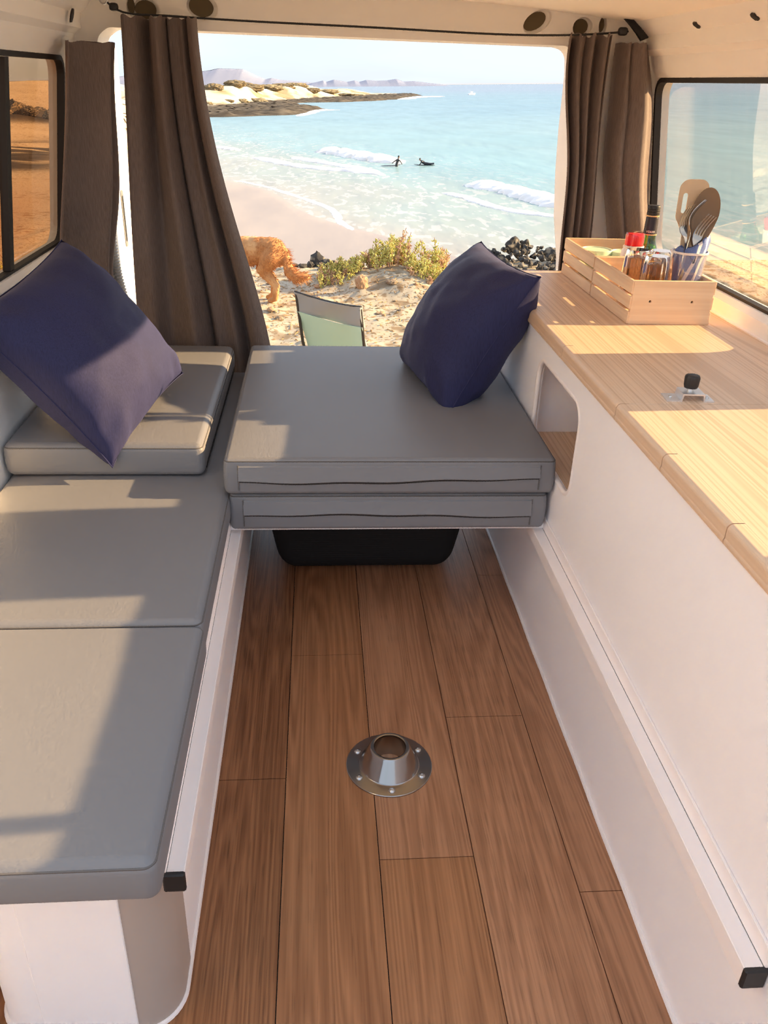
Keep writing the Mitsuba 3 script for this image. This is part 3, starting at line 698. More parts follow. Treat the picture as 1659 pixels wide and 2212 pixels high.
put(k + '__cap', lathe([(0, .1825), (.0148, .1825), (.0156, .184), (.0156, .190), (.0148, .191), (.0156, .192), (.0156, .1965), (.0148, .1975), (.0156, .1985), (.0154, .2045), (.0140, .2065), (0, .207)], 40), 'm_black', 35, mm)
tm = meshkit.text_mesh('YZAGUIRRE'[:6] if False else 'YZARR', .0048, .0004, True)
V = tm.vertices.copy(); V[:, 0] -= V[:, 0].mean(); th = V[:, 0] / .0164 - PI / 2 - .30; r = .0164 - (V[:, 1]) * .03 + V[:, 2] + .0003
tm.vertices = np.c_[r * np.cos(th), r * np.sin(th), .1405 + V[:, 1]]
put(k + '__lettering', tm, 'm_print', False, mm)

# shaker
k = thing('shaker', 'white shaker with a translucent red cap in the rear crate', 'shaker')
mm = M4(np.diag([1, 1, 1.08]), (.790, 2.095, TB))
mat('m_white_plastic', lin(240, 232, 228), .35)
mat('m_red', lin(232, 24, 48), .2, specular=.6, clearcoat=.5)
scene['m_red_clear'] = {'type': 'thindielectric', 'int_ior': 1.4, 'specular_transmittance': {'type': 'rgb', 'value': [.98, .72, .70]}}
put(k + '__body', lathe([(0, 0), (.027, 0), (.0295, .003), (.030, .072), (.0275, .088), (.024, .094), (0, .095)], 40), 'm_white_plastic', 40, mm)
put(k + '__cap', lathe([(0, .100), (.0215, .100), (.0222, .103), (.0222, .118), (.0212, .1235), (.018, .1255), (0, .1255)], 40), 'm_red', 40, mm)
put(k + '__collar', lathe([(.0235, .094), (.0255, .094), (.0258, .0985), (.0235, .1)], 40), 'm_white_plastic', 40, mm)
put(k + '__clear_shell', lathe([(.0242, .0985), (.0242, .122), (.022, .128), (.016, .1295), (0, .130)], 40), 'm_red_clear', 40, mm)
labels[k + '__cap'] = {'label': 'translucent red cap'}
# round containers with pale green lids
mat('m_mint', lin(204, 216, 190), .45)
mat('m_mint_side', lin(168, 182, 160), .5)
for lab, x, y, h, r in (('round container with a pale green lid, rearmost of the three in the crate', .742, 2.232, .074, .042), ('lower round container with a pale green lid in front of its neighbour', .768, 2.176, .064, .042), ('small round container with a pale grey-green lid behind the shaker', .812, 2.215, .072, .036)):
    k = thing('container', lab, 'container', 'round containers with pale green lids in the rear crate')
    mm = M4(t=(x, y, TB))
    put(k + '__pot', lathe([(0, 0), (r * .86, 0), (r * .94, .004), (r * .96, h - .01), (0, h - .01)], 40), 'm_mint_side', 40, mm)
    put(k + '__lid', lathe([(r * .97, h - .012), (r, h - .011), (r * 1.01, h - .002), (r * .985, h), (r * .92, h), (r * .88, h - .0025), (0, h - .002)], 48), 'm_mint', 40, mm)

# ---------------------------------------------------------------- landscape
GZ, SZ = -.55, -6.5
def shore_d(x, y): return .943 * x + .331 * y - 20.0 + 2.2 * np.sin(x * .33 + y * .12) + 1.2 * np.sin(y * .21 + 2)
def edge_b(x, y):
    n_ = (meshkit.fbm(np.stack([x * .5, y * .5, x * 0], -1), 3, 2) - .5) * 1.2
    r = np.maximum(y - 9.1 + n_ * .6, x - 9.0 + n_)
    l = (x + .19 * y + .9 + n_ * 1.2) * 5
    return np.where(y > 9, np.minimum(r, l), r)
def ground_z(x, y):
    P0 = np.stack([x, y, x * 0], -1)
    near = np.exp(-((np.maximum(np.hypot(x - .5, y - 6) - 5, 0)) / 4) ** 2)
    bump = (meshkit.fbm(P0 * np.array([1.3, 1.3, 0]), 3, 1) - .5) * .10 + near * ((meshkit.fbm(P0 * 6, 3, 5) - .5) * .05 + (meshkit.fbm(P0 * 17, 2, 6) - .5) * .03)
    mound = .16 * np.exp(-((x - .62) / .55) ** 2 - ((y - 8.1) / .45) ** 2)
    b = edge_b(x, y)
    land = GZ + bump * np.exp(-np.abs(y - 4) * .02) + mound - .5 * np.maximum(b, 0) ** 1.05
    # dune and rock ledges to the left
    far_l = np.clip((-.2 * y - x - .8) / 5, 0, 1)
    yy = np.hypot(x, y)
    land = land + far_l * (1.7 * np.clip((yy - 52) / 30, 0, 1) ** 1.3 + .5 * np.exp(-((yy - 47) / 4) ** 2) * (.5 + meshkit.fbm(P0 * .9, 3, 8)) + .22 * np.floor(np.clip((yy - 18) / 3.2, 0, 4)) * (meshkit.fbm(P0 * .4, 2, 11) + .3) * .6)
    d = shore_d(x, y)
    beach = np.where(d < 0, SZ + .05 - .30 * np.tanh(d / 22) , SZ + .05 - .06 * np.minimum(d, 30))
    return np.maximum(land, beach)
gx = np.unique(np.concatenate([np.geomspace(4.2, 90, 40), np.arange(-4, 4.2, .045), -np.geomspace(4, 90, 44)]))
gy = np.unique(np.concatenate([-np.geomspace(1, 25, 10), np.arange(-1, 3.2, .3), np.arange(3.2, 10.5, .045), np.geomspace(10.5, 130, 90)]))
GX, GY = np.meshgrid(gx, gy, indexing='ij')
def grid_mesh(X, Y, Z):
    a, b = X.shape; i, j = np.meshgrid(np.arange(a - 1), np.arange(b - 1), indexing='ij')
    q = np.stack([i * b + j, (i + 1) * b + j, (i + 1) * b + j + 1, i * b + j + 1], -1).reshape(-1, 4)
    return trimesh.Trimesh(np.stack([X, Y, Z], -1).reshape(-1, 3), np.vstack([q[:, [0, 1, 2]], q[:, [0, 2, 3]]]), process=False)
def sand_tex(p, n, uv):
    x, y, z = op(p)
    d = .943 * x + .331 * y - 20.0 + 2.2 * dr.sin(x * .33 + y * .12) + 1.2 * dr.sin(y * .21 + 2)
    g = fbm(x * 2.2, y * 2.2, 1.0, 3); f = noise(x * 38, y * 38, 2.0); f2 = noise(x * 13, y * 16, 5.0)
    dry = mix(lin(232, 220, 198), lin(210, 194, 166), g * .7 + .3 * f)
    dry = mix(dry, lin(160, 134, 102), smoothstep(.60, .82, f2) * smoothstep(.25, .6, noise(x * 1.1, y * 1.1, 7.0)) * .8)
    dry = mix(dry, lin(168, 142, 110), smoothstep(.68, .80, noise(x * 60, y * 44, 3.0)) * .7)
    beach = mix(lin(232, 212, 172), lin(222, 202, 162), g)
    wetm = smoothstep(-21.5, -18.5, d + 2.5 * (noise(x * .5, y * .12, 3.0) - .5))
    streak = fbm(x * .5, y * .16, 4.0, 3)
    beach = mix(beach, mix(lin(194, 189, 190), lin(174, 172, 178), streak), wetm)
    c = mix(dry, beach, smoothstep(-3.2, -5.0, z))
    lft = smoothstep(.3, 2.0, -.2 * y - x - .6)
    r = dr.sqrt(x * x + y * y)
    redness = lft * smoothstep(24.0, 9.0, r)
    c = mix(c, mix(lin(196, 140, 98), lin(150, 96, 64), fbm(x * 7, y * 7, 3.0, 3)), redness)
    band = lft * (smoothstep(42.0, 44.0, r) * smoothstep(53.0, 50.0, r + 3 * noise(x * .6, y * .6, 1.0)) + smoothstep(21.0, 23.0, r) * smoothstep(33.0, 30.0, r) * smoothstep(.42, .58, fbm(x * .3, y * 1.3, 5.0, 3)))
    c = mix(c, mix(lin(80, 72, 66), lin(40, 36, 34), noise(x * 2, y * 2, 5.0)), dr.clip(band, 0, 1) * .96)
    return c * .55
mat('m_sand', proc(sand_tex), .8, specular=.15)
struct('ground', grid_mesh(GX, GY, ground_z(GX, GY)), 'm_sand', 'sandy bluff and beach outside the van', smooth=True, van=False)

# sea
sxs = np.unique(np.concatenate([np.linspace(-200, 400, 60), np.geomspace(400, 40000, 14), -np.geomspace(200, 40000, 14)]))
sys_ = np.concatenate([np.linspace(20, 600, 120), np.geomspace(620, 60000, 24)])
SX, SY = np.meshgrid(sxs, sys_, indexing='ij')
def sea_tex(p, n, uv):
    x, y, z = op(p)
    d = .943 * x + .331 * y - 20.0 + 2.2 * dr.sin(x * .33 + y * .12) + 1.2 * dr.sin(y * .21 + 2)
    r = dr.sqrt(x * x + y * y)
    s = fbm(x * .05, y * .022, 2.0, 3); s2 = fbm(x * .35, y * .10, 4.0, 3)
    shallow = mix(lin(206, 200, 184), lin(184, 202, 192), smoothstep(0.0, 9.0, d))
    turq = mix(lin(176, 212, 214), lin(150, 200, 208), s)
    c = mix(shallow, turq, smoothstep(5.0, 26.0, d + 8 * (s2 - .5)))
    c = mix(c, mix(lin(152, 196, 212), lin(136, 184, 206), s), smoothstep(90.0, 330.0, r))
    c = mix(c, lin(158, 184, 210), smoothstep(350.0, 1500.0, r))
    lace = smoothstep(.54, .70, fbm(x * 2.3 + 3 * s2, y * .8, 6.0, 3)) * smoothstep(-1.0, 1.0, d) * smoothstep(34.0, 6.0, d) * .6
    return mix(c, lin(240, 238, 234), lace) * (.90 + .2 * (s2 - .5)) * .555
def sea_bump(p, n, uv):
    x, y, z = op(p)
    return fbm(x * .8, y * .28, 1.0, 3)
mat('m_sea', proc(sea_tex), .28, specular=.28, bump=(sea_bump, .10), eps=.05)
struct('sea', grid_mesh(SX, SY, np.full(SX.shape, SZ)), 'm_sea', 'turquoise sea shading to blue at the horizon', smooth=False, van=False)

mat('m_foam', lin(222, 222, 222), .8)
def wave(label, pts, w, h, seed, front=True):
    p = spline([(a, b, 0) for a, b in pts], 90); n = len(p)
    t = np.gradient(p, axis=0); t /= np.linalg.norm(t, axis=1, keepdims=True)
    nr = np.stack([t[:, 1], -t[:, 0], 0 * t[:, 0]], 1)
    s = np.linspace(0, 1, n); taper = np.clip(np.minimum(s, 1 - s) * 9, 0, 1) ** .5
    m = 13; a = np.linspace(0, 1, m)
    jag = meshkit.fbm(np.c_[s * 40, s * 0, s * 0 + seed], 3, seed)
    V = []
    for j, aj in enumerate(a):
        off = (aj - .5) * w * (.55 + .9 * meshkit.fbm(np.c_[s * 24, s * 0 + aj * 3, s * 0 + seed], 3, seed + 3)) * taper
        z = h * math.sin(PI * aj) ** .8 * (.45 + jag) * taper + .06 * (meshkit.fbm(np.c_[s * 70, s * 0 + aj * 6, s * 0], 2, seed + 9) - .5) * math.sin(PI * aj)
        V.append(np.c_[p[:, 0] + nr[:, 0] * off, p[:, 1] + nr[:, 1] * off, SZ - .02 + z + (.0 if 0 < j < m - 1 else -.08)])
    V = np.array(V); g = grid_mesh(V[..., 0], V[..., 1], V[..., 2])
    if g.face_normals[:, 2].mean() < 0: g.invert()
    solo('wave', g, 'm_foam', label, 'wave', 'white breaking waves', van=False, smooth=True)
wave('largest white breaking wave, just left of the standing surfer', [(.8, 119.9), (2.9, 113.6), (5, 108), (6.9, 102.8), (8.4, 98.1)], 4.2, .55, 1)
wave('long thin foam line nearer the beach, below the largest wave', [(-8.1, 109.3), (-4.7, 102), (-1.5, 94.9), (2.3, 90.6), (6.1, 84.7)], 2.2, .22, 2)
wave('foam line between the largest wave and the long thin one', [(-3.2, 108.6), (.5, 99.9), (3.4, 93.6), (5.8, 87.1)], 1.8, .22, 3)
wave('white breaking wave at the right, beside the right curtain', [(13.2, 76.5), (13.7, 75), (15, 71.3), (16.1, 66.3), (17.6, 59)], 3.4, .45, 4)
wave('thin foam edge washing up the wet sand in the middle', [(-8.2, 82.7), (-4.4, 75.6), (-1.2, 67.1), (.8, 60.3), (1.2, 54.8), (2, 50.1), (2.6, 47.6)], .7, .06, 5)
wave('low foam line below the wave at the right', [(9.6, 70), (10.9, 67), (12.4, 60.1), (14, 57.1), (16.2, 55.2)], 1.3, .14, 6)
wave('small foam line far left beside the left curtain', [(-14.5, 128), (-13.4, 126.9), (-11.9, 123.9), (-10.5, 122.7)], 1.8, .25, 7)
wave('thin white foam along the rocks of the headland', [(-6, 262), (-2.5, 285), (-1, 306), (1.8, 318), (8, 322)], 3.2, .4, 8)
wave('white surf off the tip of the headland', [(48, 548), (62, 600), (74, 640), (92, 660)], 8, .7, 9)

# headland
coast = sg.Polygon([(-300, 235), (-60, 243), (-31.4, 255.7), (-22, 263), (-13.2, 268), (-6.5, 272), (-3, 300), (1.7, 345), (-4, 380), (-12, 440), (-6, 468), (15.4, 474), (36, 515), (49.7, 550), (74, 690), (90, 800), (60, 900), (-300, 900)]).buffer(4).buffer(-4)
import shapely
hx, hy = np.meshgrid(np.arange(-170, 100, 1.7), np.concatenate([np.arange(238, 360, 1.6), np.arange(360, 620, 3.2), np.arange(620, 900, 10)]), indexing='ij')
pp = shapely.points(np.c_[hx.ravel(), hy.ravel()])
sd = (shapely.distance(coast.boundary, pp) * np.where(shapely.contains(coast, pp), 1, -1)).reshape(hx.shape)
q3 = np.stack([hx, hy, hx * 0], -1)
n4 = meshkit.fbm(q3 * .12, 3, 4) - .5
sd = sd + n4 * 10
yb = np.interp(hx, [-200, -60, -44, -37, -28, -18, -8, 41, 90], [318, 325, 336, 352, 440, 490, 530, 730, 860]) + n4 * 30
inl = hy - yb                                             # metres behind the edge of the sand
apron = np.clip(sd * .14, -1.2, .9)
spk = (meshkit.fbm(q3 * .55, 3, 21) - .40) * 1.7 * np.clip(sd / 4, 0, 1) * np.clip((4 - inl) / 8, 0, 1)
dn = meshkit.fbm(q3 * np.array([.030, .016, 0]), 3, 33)
dune = np.clip(inl / 70, 0, 1) ** .8 * (3.6 + 10 * np.clip(dn - .33, 0, 1)) * np.clip((52 - hx) / 60, 0, 1) ** .8
hz = SZ + apron + spk + dune
hz = np.where(sd < -6, SZ - 1.2, hz)
f1 = meshkit.fbm(q3 * .8, 2, 51)[..., None]; f2 = meshkit.fbm(q3 * np.array([.10, .05, 0]), 3, 52)[..., None]
L_ = lambda a, b, t: np.array(lin(*a)) * (1 - t) + np.array(lin(*b)) * t
rockc = L_((124, 116, 104), (64, 59, 55), np.clip(f1 * 1.6 - .3, 0, 1)); sandc = L_((234, 222, 200), (220, 204, 178), f2)
scrub = L_((176, 154, 118), (140, 122, 92), f1)
sandc = sandc * (1 - np.clip((f2 - .54) / .06, 0, 1) * .8) + scrub * np.clip((f2 - .54) / .06, 0, 1) * .8
ms = np.clip((inl[..., None] + (f1 - .5) * 30) / 8 + .5, 0, 1)
hc = (rockc * (1 - ms) + sandc * ms) * .60
mat('m_headland', {'type': 'mesh_attribute', 'name': 'vertex_color'}, .9, specular=.1)
struct('headland', grid_mesh(hx, hy, hz), 'm_headland', 'sandy headland with a dark lava rock shore', smooth=True, van=False, color=hc.reshape(-1, 3))

def ridge(key, label, pts, D, depth, z_of, tint, seed):
    x = np.linspace(pts[0][0], pts[-1][0], 260)
    h = np.interp(x, [a for a, b in pts], [b for a, b in pts]) - SZ
    h = np.maximum(h * (1 + .03 * (meshkit.fbm(np.c_[x * .02, x * 0, x * 0], 3, seed) - .5)), .2)
    rows = np.linspace(-1, 1, 15)
    X = np.repeat(x[None], 15, 0); Y = D + rows[:, None] * depth * (.9 + .2 * meshkit.fbm(np.c_[x * .003, x * 0, x * 0], 2, seed + 1))[None]
    P0 = np.stack([X * .008, Y * .008, X * 0], -1)
    Z = SZ - 2 + (h + 2)[None] * np.clip(1 - np.abs(rows[:, None]) ** 1.2 * (1 + .05 * (meshkit.fbm(P0 * .5, 2, seed + 2) - .5)), 0, 1)
    solo(key, grid_mesh(X, Y, Z), tint, label, 'mountain' if key == 'mountain' else 'island', smooth=True, van=False)
mat('m_haze_hill', lin(126, 131, 148), .95, specular=0.0)  # haze of distance painted into the base colour
mat('m_haze_isle', lin(126, 133, 152), .95, specular=0.0)  # distance haze put into this colour as well
ridge('mountain', 'haze-coloured flat-topped mountain on the horizon at the left', [(-2600, 60), (-1525, 101), (-1218, 114), (-1050, 130), (-923, 150), (-687, 144), (-552, 83), (-483, 58), (-426, 68), (-329, 51), (-132, 33), (120, 12), (180, -6)], 9000, 900, 0, 'm_haze_hill', 3)
ridge('island', 'low haze-coloured jagged island on the horizon right of the mountain', [(-90, -4), (-32, 15), (7, 22), (45, 30), (63, 22), (111, 34), (196, 21), (244, 29), (273, 20), (320, 31), (387, 26), (454, 28), (511, 36), (559, 21), (626, 23), (723, 12), (810, 3), (860, -6)], 6000, 300, 0, 'm_haze_isle', 7)

# shrubs on the headland
mat('m_dry_shrub', lin(112, 100, 76), .9)
mat('m_dry_shrub_pale', lin(130, 118, 92), .9)
ico = trimesh.creation.icosphere(3)
def blob(seed, amp=.35, f=2.2, sub=ico):
    V = sub.vertices.copy(); r = 1 + amp * (meshkit.fbm(V * f + seed * 7.1, 3, seed) - .5) * 2 + amp * .6 * (meshkit.noise(V * f * 4 + seed, seed) - .5)
    return trimesh.Trimesh(V * r[:, None], sub.faces, process=False)
def hz_at(x, y):
    i = np.abs(hx[:, 0] - x).argmin(); j = np.abs(hy[0] - y).argmin(); return float(hz[i, j])
HS = [(-34, 470, 7, 2.2), (-27, 430, 4.5, 1.6), (-44, 400, 4.5, 1.8), (-27, 520, 8, 1.8), (-22, 560, 9, 1.8), (-15, 600, 9, 1.8), (-4, 580, 6, 1.6), (6, 620, 9, 1.5), (18, 640, 9, 1.3), (27, 660, 8, 1.1), (-37, 430, 5, 1.6), (-33, 405, 3.5, 1.2), (-36, 380, 2.2, .7), (-41, 350, 2, .6)]
HL = ['largest olive shrub on the near dune of the headland', 'small olive shrub right of the largest one on the near dune', 'olive shrub on the crest of the leftmost dune, beside the curtain'] + ['olive brown shrub among the dunes of the headland'] * 5 + ['pale shrub on the low dunes towards the tip of the headland', 'last brown shrub towards the tip of the headland'] + ['olive brown shrub among the dunes of the headland'] * 2 + ['tiny shrub on the sand below the dunes', 'tiny dry shrub just above the dark shore rocks']
for i, (x, y, r, h) in enumerate(HS):
    b = blob(40 + i, .4, 2.4); V = b.vertices * np.array([r, r * .8, h]); b = trimesh.Trimesh(V, b.faces, process=False)
    z_ = hz_at(x, y)
    solo('dune_shrub', b, ['m_dry_shrub', 'm_dry_shrub_pale'][i % 2], HL[i], 'shrub', 'shrubs on the headland dunes', smooth=False, van=False, m=M4(t=(x, y, hz_at(x, y) + h * .15)))

# ---------------------------------------------------------------- near the van: rocks, stones, bush, chair, dog
def gz(x, y): return float(ground_z(np.array([[float(x)]]), np.array([[float(y)]]))[0, 0])
def rock_tex(p, n, uv):
    f = fbm(p.x * 22, p.y * 22, p.z * 22, 3); v, _, _ = voronoi(p.x * 60 + p.z * 40, p.y * 60)
    return mix(mix(lin(72, 68, 64), lin(38, 36, 35), f), lin(150, 138, 120), smoothstep(.50, .78, noise(p.x * 24, p.y * 24, p.z * 24)) * .75)
mat('m_lava', proc(rock_tex), .85)
ico2 = trimesh.creation.icosphere(2)
def jag(seed):
    r_ = np.random.default_rng(seed); V = ico2.vertices.copy()
    for _ in range(9):
        d = r_.normal(size=3); d /= np.linalg.norm(d); h = r_.uniform(.55, .9); k_ = V @ d; V -= np.maximum(k_ - h, 0)[:, None] * d
    r = 1 + .5 * (meshkit.fbm(V * 2.6 + seed * 3, 3, seed) - .5) + .25 * (meshkit.noise(V * 7 + seed, seed) - .5)
    return mikit.ply(trimesh.Trimesh(V * r[:, None], ico2.faces, process=False), 'm_lava', 25)
ROCKS = [jag(100 + i) for i in range(6)]
rr = np.random.default_rng(5)
n_r = 0
spots = []
while len(spots) < 230:
    u, v = rr.uniform(0, 1), rr.uniform(0, 1)
    x = 1.45 + 1.6 * u; y = 8.0 + 1.35 * v
    s = rr.uniform(.020, .052) * (1.4 if rr.uniform() < .12 else 1)
    top = .04 + .15 * math.exp(-((x - 2.08) / .40) ** 2 - ((y - 9.1) / .6) ** 2) + .06 * math.exp(-((x - 2.7) / .4) ** 2 - ((y - 8.9) / .5) ** 2)
    if x < 1.75 and y < 8.7 - (x - 1.45): continue
    spots.append((x, y, rr.uniform(.2, 1) * top, s))
spots += [(2.05, 9.1, .17, .095), (2.19, 9.15, .15, .07), (1.76, 9.1, .07, .08), (2.45, 9.0, .09, .085)]
big = sorted(range(len(spots)), key=lambda i: -spots[i][3])
for i, (x, y, h, s) in enumerate(spots):
    R_ = rotz(rr.uniform(0, 6.28)) @ rotx(rr.uniform(0, 6.28)); S_ = np.diag([s * rr.uniform(.8, 1.3), s, s * rr.uniform(.6, 1.0)])
    lab = {0: 'large rounded black lava boulder on top of the rock pile right of the pillow', 1: 'black lava boulder beside the largest one on the rock pile'}.get(i - 230, 'jagged black lava rock in the pile right of the right pillow')
    solo('lava_rock', ROCKS[i % 6], None, lab, 'rock', 'lava rocks in the pile at the right', van=False, m=M4(R_ @ S_, (x, y, gz(x, y) + h)))
for i, (x, y, s, lab) in enumerate([(-.05, 8.98, .085, 'pointed black rock between the dog and the bush'), (-.14, 8.9, .05, None), (-.22, 8.85, .045, None), (-.30, 8.9, .04, None), (.03, 8.92, .06, None), (.10, 8.95, .055, None), (.16, 8.8, .045, None), (-.02, 8.75, .04, None), (.24, 8.9, .07, None), (.08, 8.78, .035, None)]):
    R_ = rotz(rr.uniform(0, 6.28)); S_ = np.diag([s * 1.15, s, s * (1.35 if i == 0 else .8)])
    solo('shore_rock', ROCKS[(i * 5) % 6], None, lab or 'small dark rock in the row left of the bush', 'rock', None if lab else 'small dark rocks left of the bush', van=False, m=M4(R_ @ S_, (x, y, gz(x, y) + s * .45)))

mat('m_stone', lin(168, 134, 102), .9)
mat('m_stone_grey', lin(130, 112, 92), .9)
STN = [mikit.ply(blob(70 + i, .3, 1.8, ico2), ['m_stone', 'm_stone_grey'][i % 2], False) for i in range(6)]
def stone(x, y, s, i, lab='small pale stone lying on the sand', grp='stones on the sand', tall=.6):
    solo('stone', STN[i % 6], None, lab, 'stone', grp, van=False, m=M4(rotz(i * 1.7) @ np.diag([s * 1.2, s, s * tall]), (x, y, gz(x, y) + s * tall * .45)))
stone(.345, 7.72, .05, 0, 'upright reddish brown stone in front of the bush', None, 1.5)
stone(.62, 7.72, .055, 1, 'flat grey stone on the sand right of the upright stone', None, .4)
for i in range(90):
    x, y = rr.uniform(-.7, 1.6), rr.uniform(4.6, 8.4)
    stone(x, y, rr.uniform(.008, .022) * (1.6 if i % 9 == 0 else 1), i + 2)
# dry litter on the sand
lit = []
for i in range(2200):
    x, y = rr.uniform(-.9, 1.8), rr.uniform(4.3, 8.6); a = rr.uniform(0, 6.28); l = rr.uniform(.008, .03); w = rr.uniform(.002, .006)
    b = np.array([[-l, -w, 0], [l, -w * .4, .002], [l * .8, w, .004], [-l * .7, w, .001], [0, 0, .008]]); b = b @ rotz(a).T + [x, y, 0]
    lit.append((b, [[0, 1, 4], [1, 2, 4], [2, 3, 4], [3, 0, 4], [0, 3, 2], [0, 2, 1]]))
V = np.vstack([b for b, f in lit]); F = np.vstack([np.array(f) + 5 * i for i, (b, f) in enumerate(lit)])
V[:, 2] += ground_z(V[:, 0], V[:, 1]) + .001
mat('m_litter', lin(158, 126, 88), .9)
k = solo('dry_litter', trimesh.Trimesh(V, F, process=False), 'm_litter', 'bits of dry plant litter strewn over the sand', 'litter', van=False, smooth=False)
labels[k]['kind'] = 'stuff'

# bush
mat('m_twig', lin(150, 116, 92), .9)
mat('m_leaf', {'type': 'mesh_attribute', 'name': 'vertex_color'}, .6)
def bush(label, x0, x1, y0, y1, n, hfun, seed):
    k = thing('bush', label, 'bush')
    r_ = np.random.default_rng(seed); twigs = []; LV, LF, LC = [], [], []; at = 0
    octa = np.array([[1, 0, 0], [0, .30, 0], [0, 0, .30], [0, -.30, 0], [0, 0, -.30], [-.5, 0, 0]]); of = np.array([[0, 1, 2], [0, 2, 3], [0, 3, 4], [0, 4, 1], [5, 2, 1], [5, 3, 2], [5, 4, 3], [5, 1, 4]])
    for i in range(n):
        x, y = r_.uniform(x0, x1), r_.uniform(y0, y1); h = hfun(x) * r_.uniform(.55, 1.08) * (1.4 if i % 14 == 0 else 1)
        b = np.array([x, y, gz(x, y) - .02]); lean = r_.normal(0, .35, 2)
        p = spline([b, b + [lean[0] * h * .3, lean[1] * h * .3, h * .5], b + [lean[0] * h * .8 + r_.normal(0, .02), lean[1] * h * .7, h]], 9)
        twigs.append(tube(p, np.linspace(.006, .0025, 9), 5))
        dry = r_.uniform() < .22
        m_ = int(60 * h / .35) + 12
        for j in range(m_):
            s = r_.uniform(.05 if dry else .18, 1) ** .8; q = p[min(int(s * 8), 8)] + r_.normal(0, .012, 3)
            d = r_.normal(0, 1, 3); d[2] = abs(d[2]) + .5; d /= np.linalg.norm(d)
            a = np.cross(d, [.3, .5, .8]); a /= np.linalg.norm(a); l = r_.uniform(.016, .034) * (1.25 - .5 * s)
            LV.append((octa * l) @ np.stack([d, a, np.cross(d, a)]) + q); LF.append(of + at); at += 6
            t = r_.uniform()
            c = (np.array(lin(206, 172, 128)) * (1 - t) + np.array(lin(170, 132, 104)) * t) if dry or s < .3 else (np.array(lin(208, 196, 112)) * (1 - t) + np.array(lin(156, 156, 80)) * t)
            LC.append(np.repeat(c[None], 6, 0))
    put(k + '__branches', cat(twigs), 'm_twig', 40, van=False)
    put(k + '__foliage', trimesh.Trimesh(np.vstack(LV), np.vstack(LF), process=False), 'm_leaf', False, van=False, color=np.vstack(LC))
    labels[k + '__foliage'] = {'label': 'small yellow-green fleshy leaves', 'kind': 'stuff'}
bush('yellow-green seaside bush with fleshy leaves on the sand behind the camping chair', .10, 1.20, 8.0, 8.5, 130, lambda x: .15 + .17 * math.exp(-((x - .66) / .22) ** 2) + .12 * math.exp(-((x - 1.12) / .16) ** 2), 3)
bush('low dry greyish bush at the left foot of the yellow-green bush', -.04, .30, 7.9, 8.3, 30, lambda x: .14, 4)
bush('dry brownish low bush in front of the yellow-green bush, beside the pillow', .80, 1.18, 7.75, 8.0, 30, lambda x: .16, 6)

# camping chair, seen from behind
k = thing('camping_chair', 'folding camping chair with grey and mint fabric, seen from behind on the sand', 'chair')
mat('m_chair_grey', lin(150, 148, 144), .8)
mat('m_chair_mint', lin(176, 202, 180), .75)
mat('m_chair_frame', lin(52, 46, 42), .45)
A, B = np.array([-.160, 4.75]), np.array([.186, 4.36]); W2 = B - A; wl = np.linalg.norm(W2); ax_ = W2 / wl; fw = np.array([-ax_[1], ax_[0]])   # fw points to the sea
if fw[1] < 0: fw = -fw
g0 = gz(*((A + B) / 2)); top = .118
def cp(s, f, z): q = A + ax_ * (s * wl) + fw * f; return [q[0], q[1], z]
for s in (0, 1):
    put(k + '__back_post', tube([cp(s, .0, top + .0), cp(s, .03, top - .28), cp(s, .07, top - .42)], .0085, 10), 'm_chair_frame', 40, van=False)
    put(k + '__front_leg', tube([cp(s, .07, top - .42), cp(s, .10, g0 + .27), cp(s, .44, g0 + .01)], .0085, 10), 'm_chair_frame', 40, van=False)
    put(k + '__rear_leg', tube([cp(s, .44, g0 + .23), cp(s, .22, g0 + .14), cp(s, -.04, g0 + .005)], .0085, 10), 'm_chair_frame', 40, van=False)
    put(k + '__arm_rest', rbox(-.02, .02, -.22, .22, -.012, .012, .010, n=(2, 4, 2)), 'm_chair_frame', 40, M4(np.stack([np.r_[ax_, 0], np.r_[fw, 0], [0, 0, 1]], 1), cp(s + (.02 if s else -.02), .21, g0 + .34)), van=False)
put(k + '__cross_bar', tube([cp(0, -.02, g0 + .03), cp(1, -.02, g0 + .03)], .008, 8), 'm_chair_frame', 40, van=False)
def cloth_panel(zt, zb, sag, th=.006, ft=0.0, fb=.02, n=26, mm_=12):
    s = np.linspace(-.012, 1.012, n)[:, None]; t = np.linspace(0, 1, mm_)[None]
    z = zt(s) * (1 - t) + zb(s) * t; f = ft + (fb - ft) * t + sag * (1 - (2 * s - 1) ** 2) * (.6 + .4 * t) + .004 * np.sin(s * 9 + t * 4)
    q = A[None, None] + ax_ * (s * wl + 0 * t)[..., None]
    out = []
    for o in (-th / 2, th / 2):
        qq = q + fw * (f + o)[..., None]; out.append(np.stack([qq[..., 0], qq[..., 1], z + 0 * f], -1))
    V = np.vstack([x.reshape(-1, 3) for x in out]); N = n * mm_
    i, j = np.meshgrid(np.arange(n - 1), np.arange(mm_ - 1), indexing='ij'); q4 = np.stack([i * mm_ + j, (i + 1) * mm_ + j, (i + 1) * mm_ + j + 1, i * mm_ + j + 1], -1).reshape(-1, 4)
    rim = np.concatenate([np.arange(n) * mm_, (n - 1) * mm_ + np.arange(1, mm_), (np.arange(n - 1) * mm_ + mm_ - 1)[::-1], np.arange(1, mm_ - 1)[::-1]]); r2 = np.roll(rim, -1)
    q4 = np.vstack([q4, q4[:, ::-1] + N, np.stack([rim, rim + N, r2 + N, r2], -1)])
    m = trimesh.Trimesh(V, np.vstack([q4[:, [0, 1, 2]], q4[:, [0, 2, 3]]]), process=False); m.fix_normals(); return m
dip = lambda s: top + .012 - .022 * (1 - (2 * s - 1) ** 2)
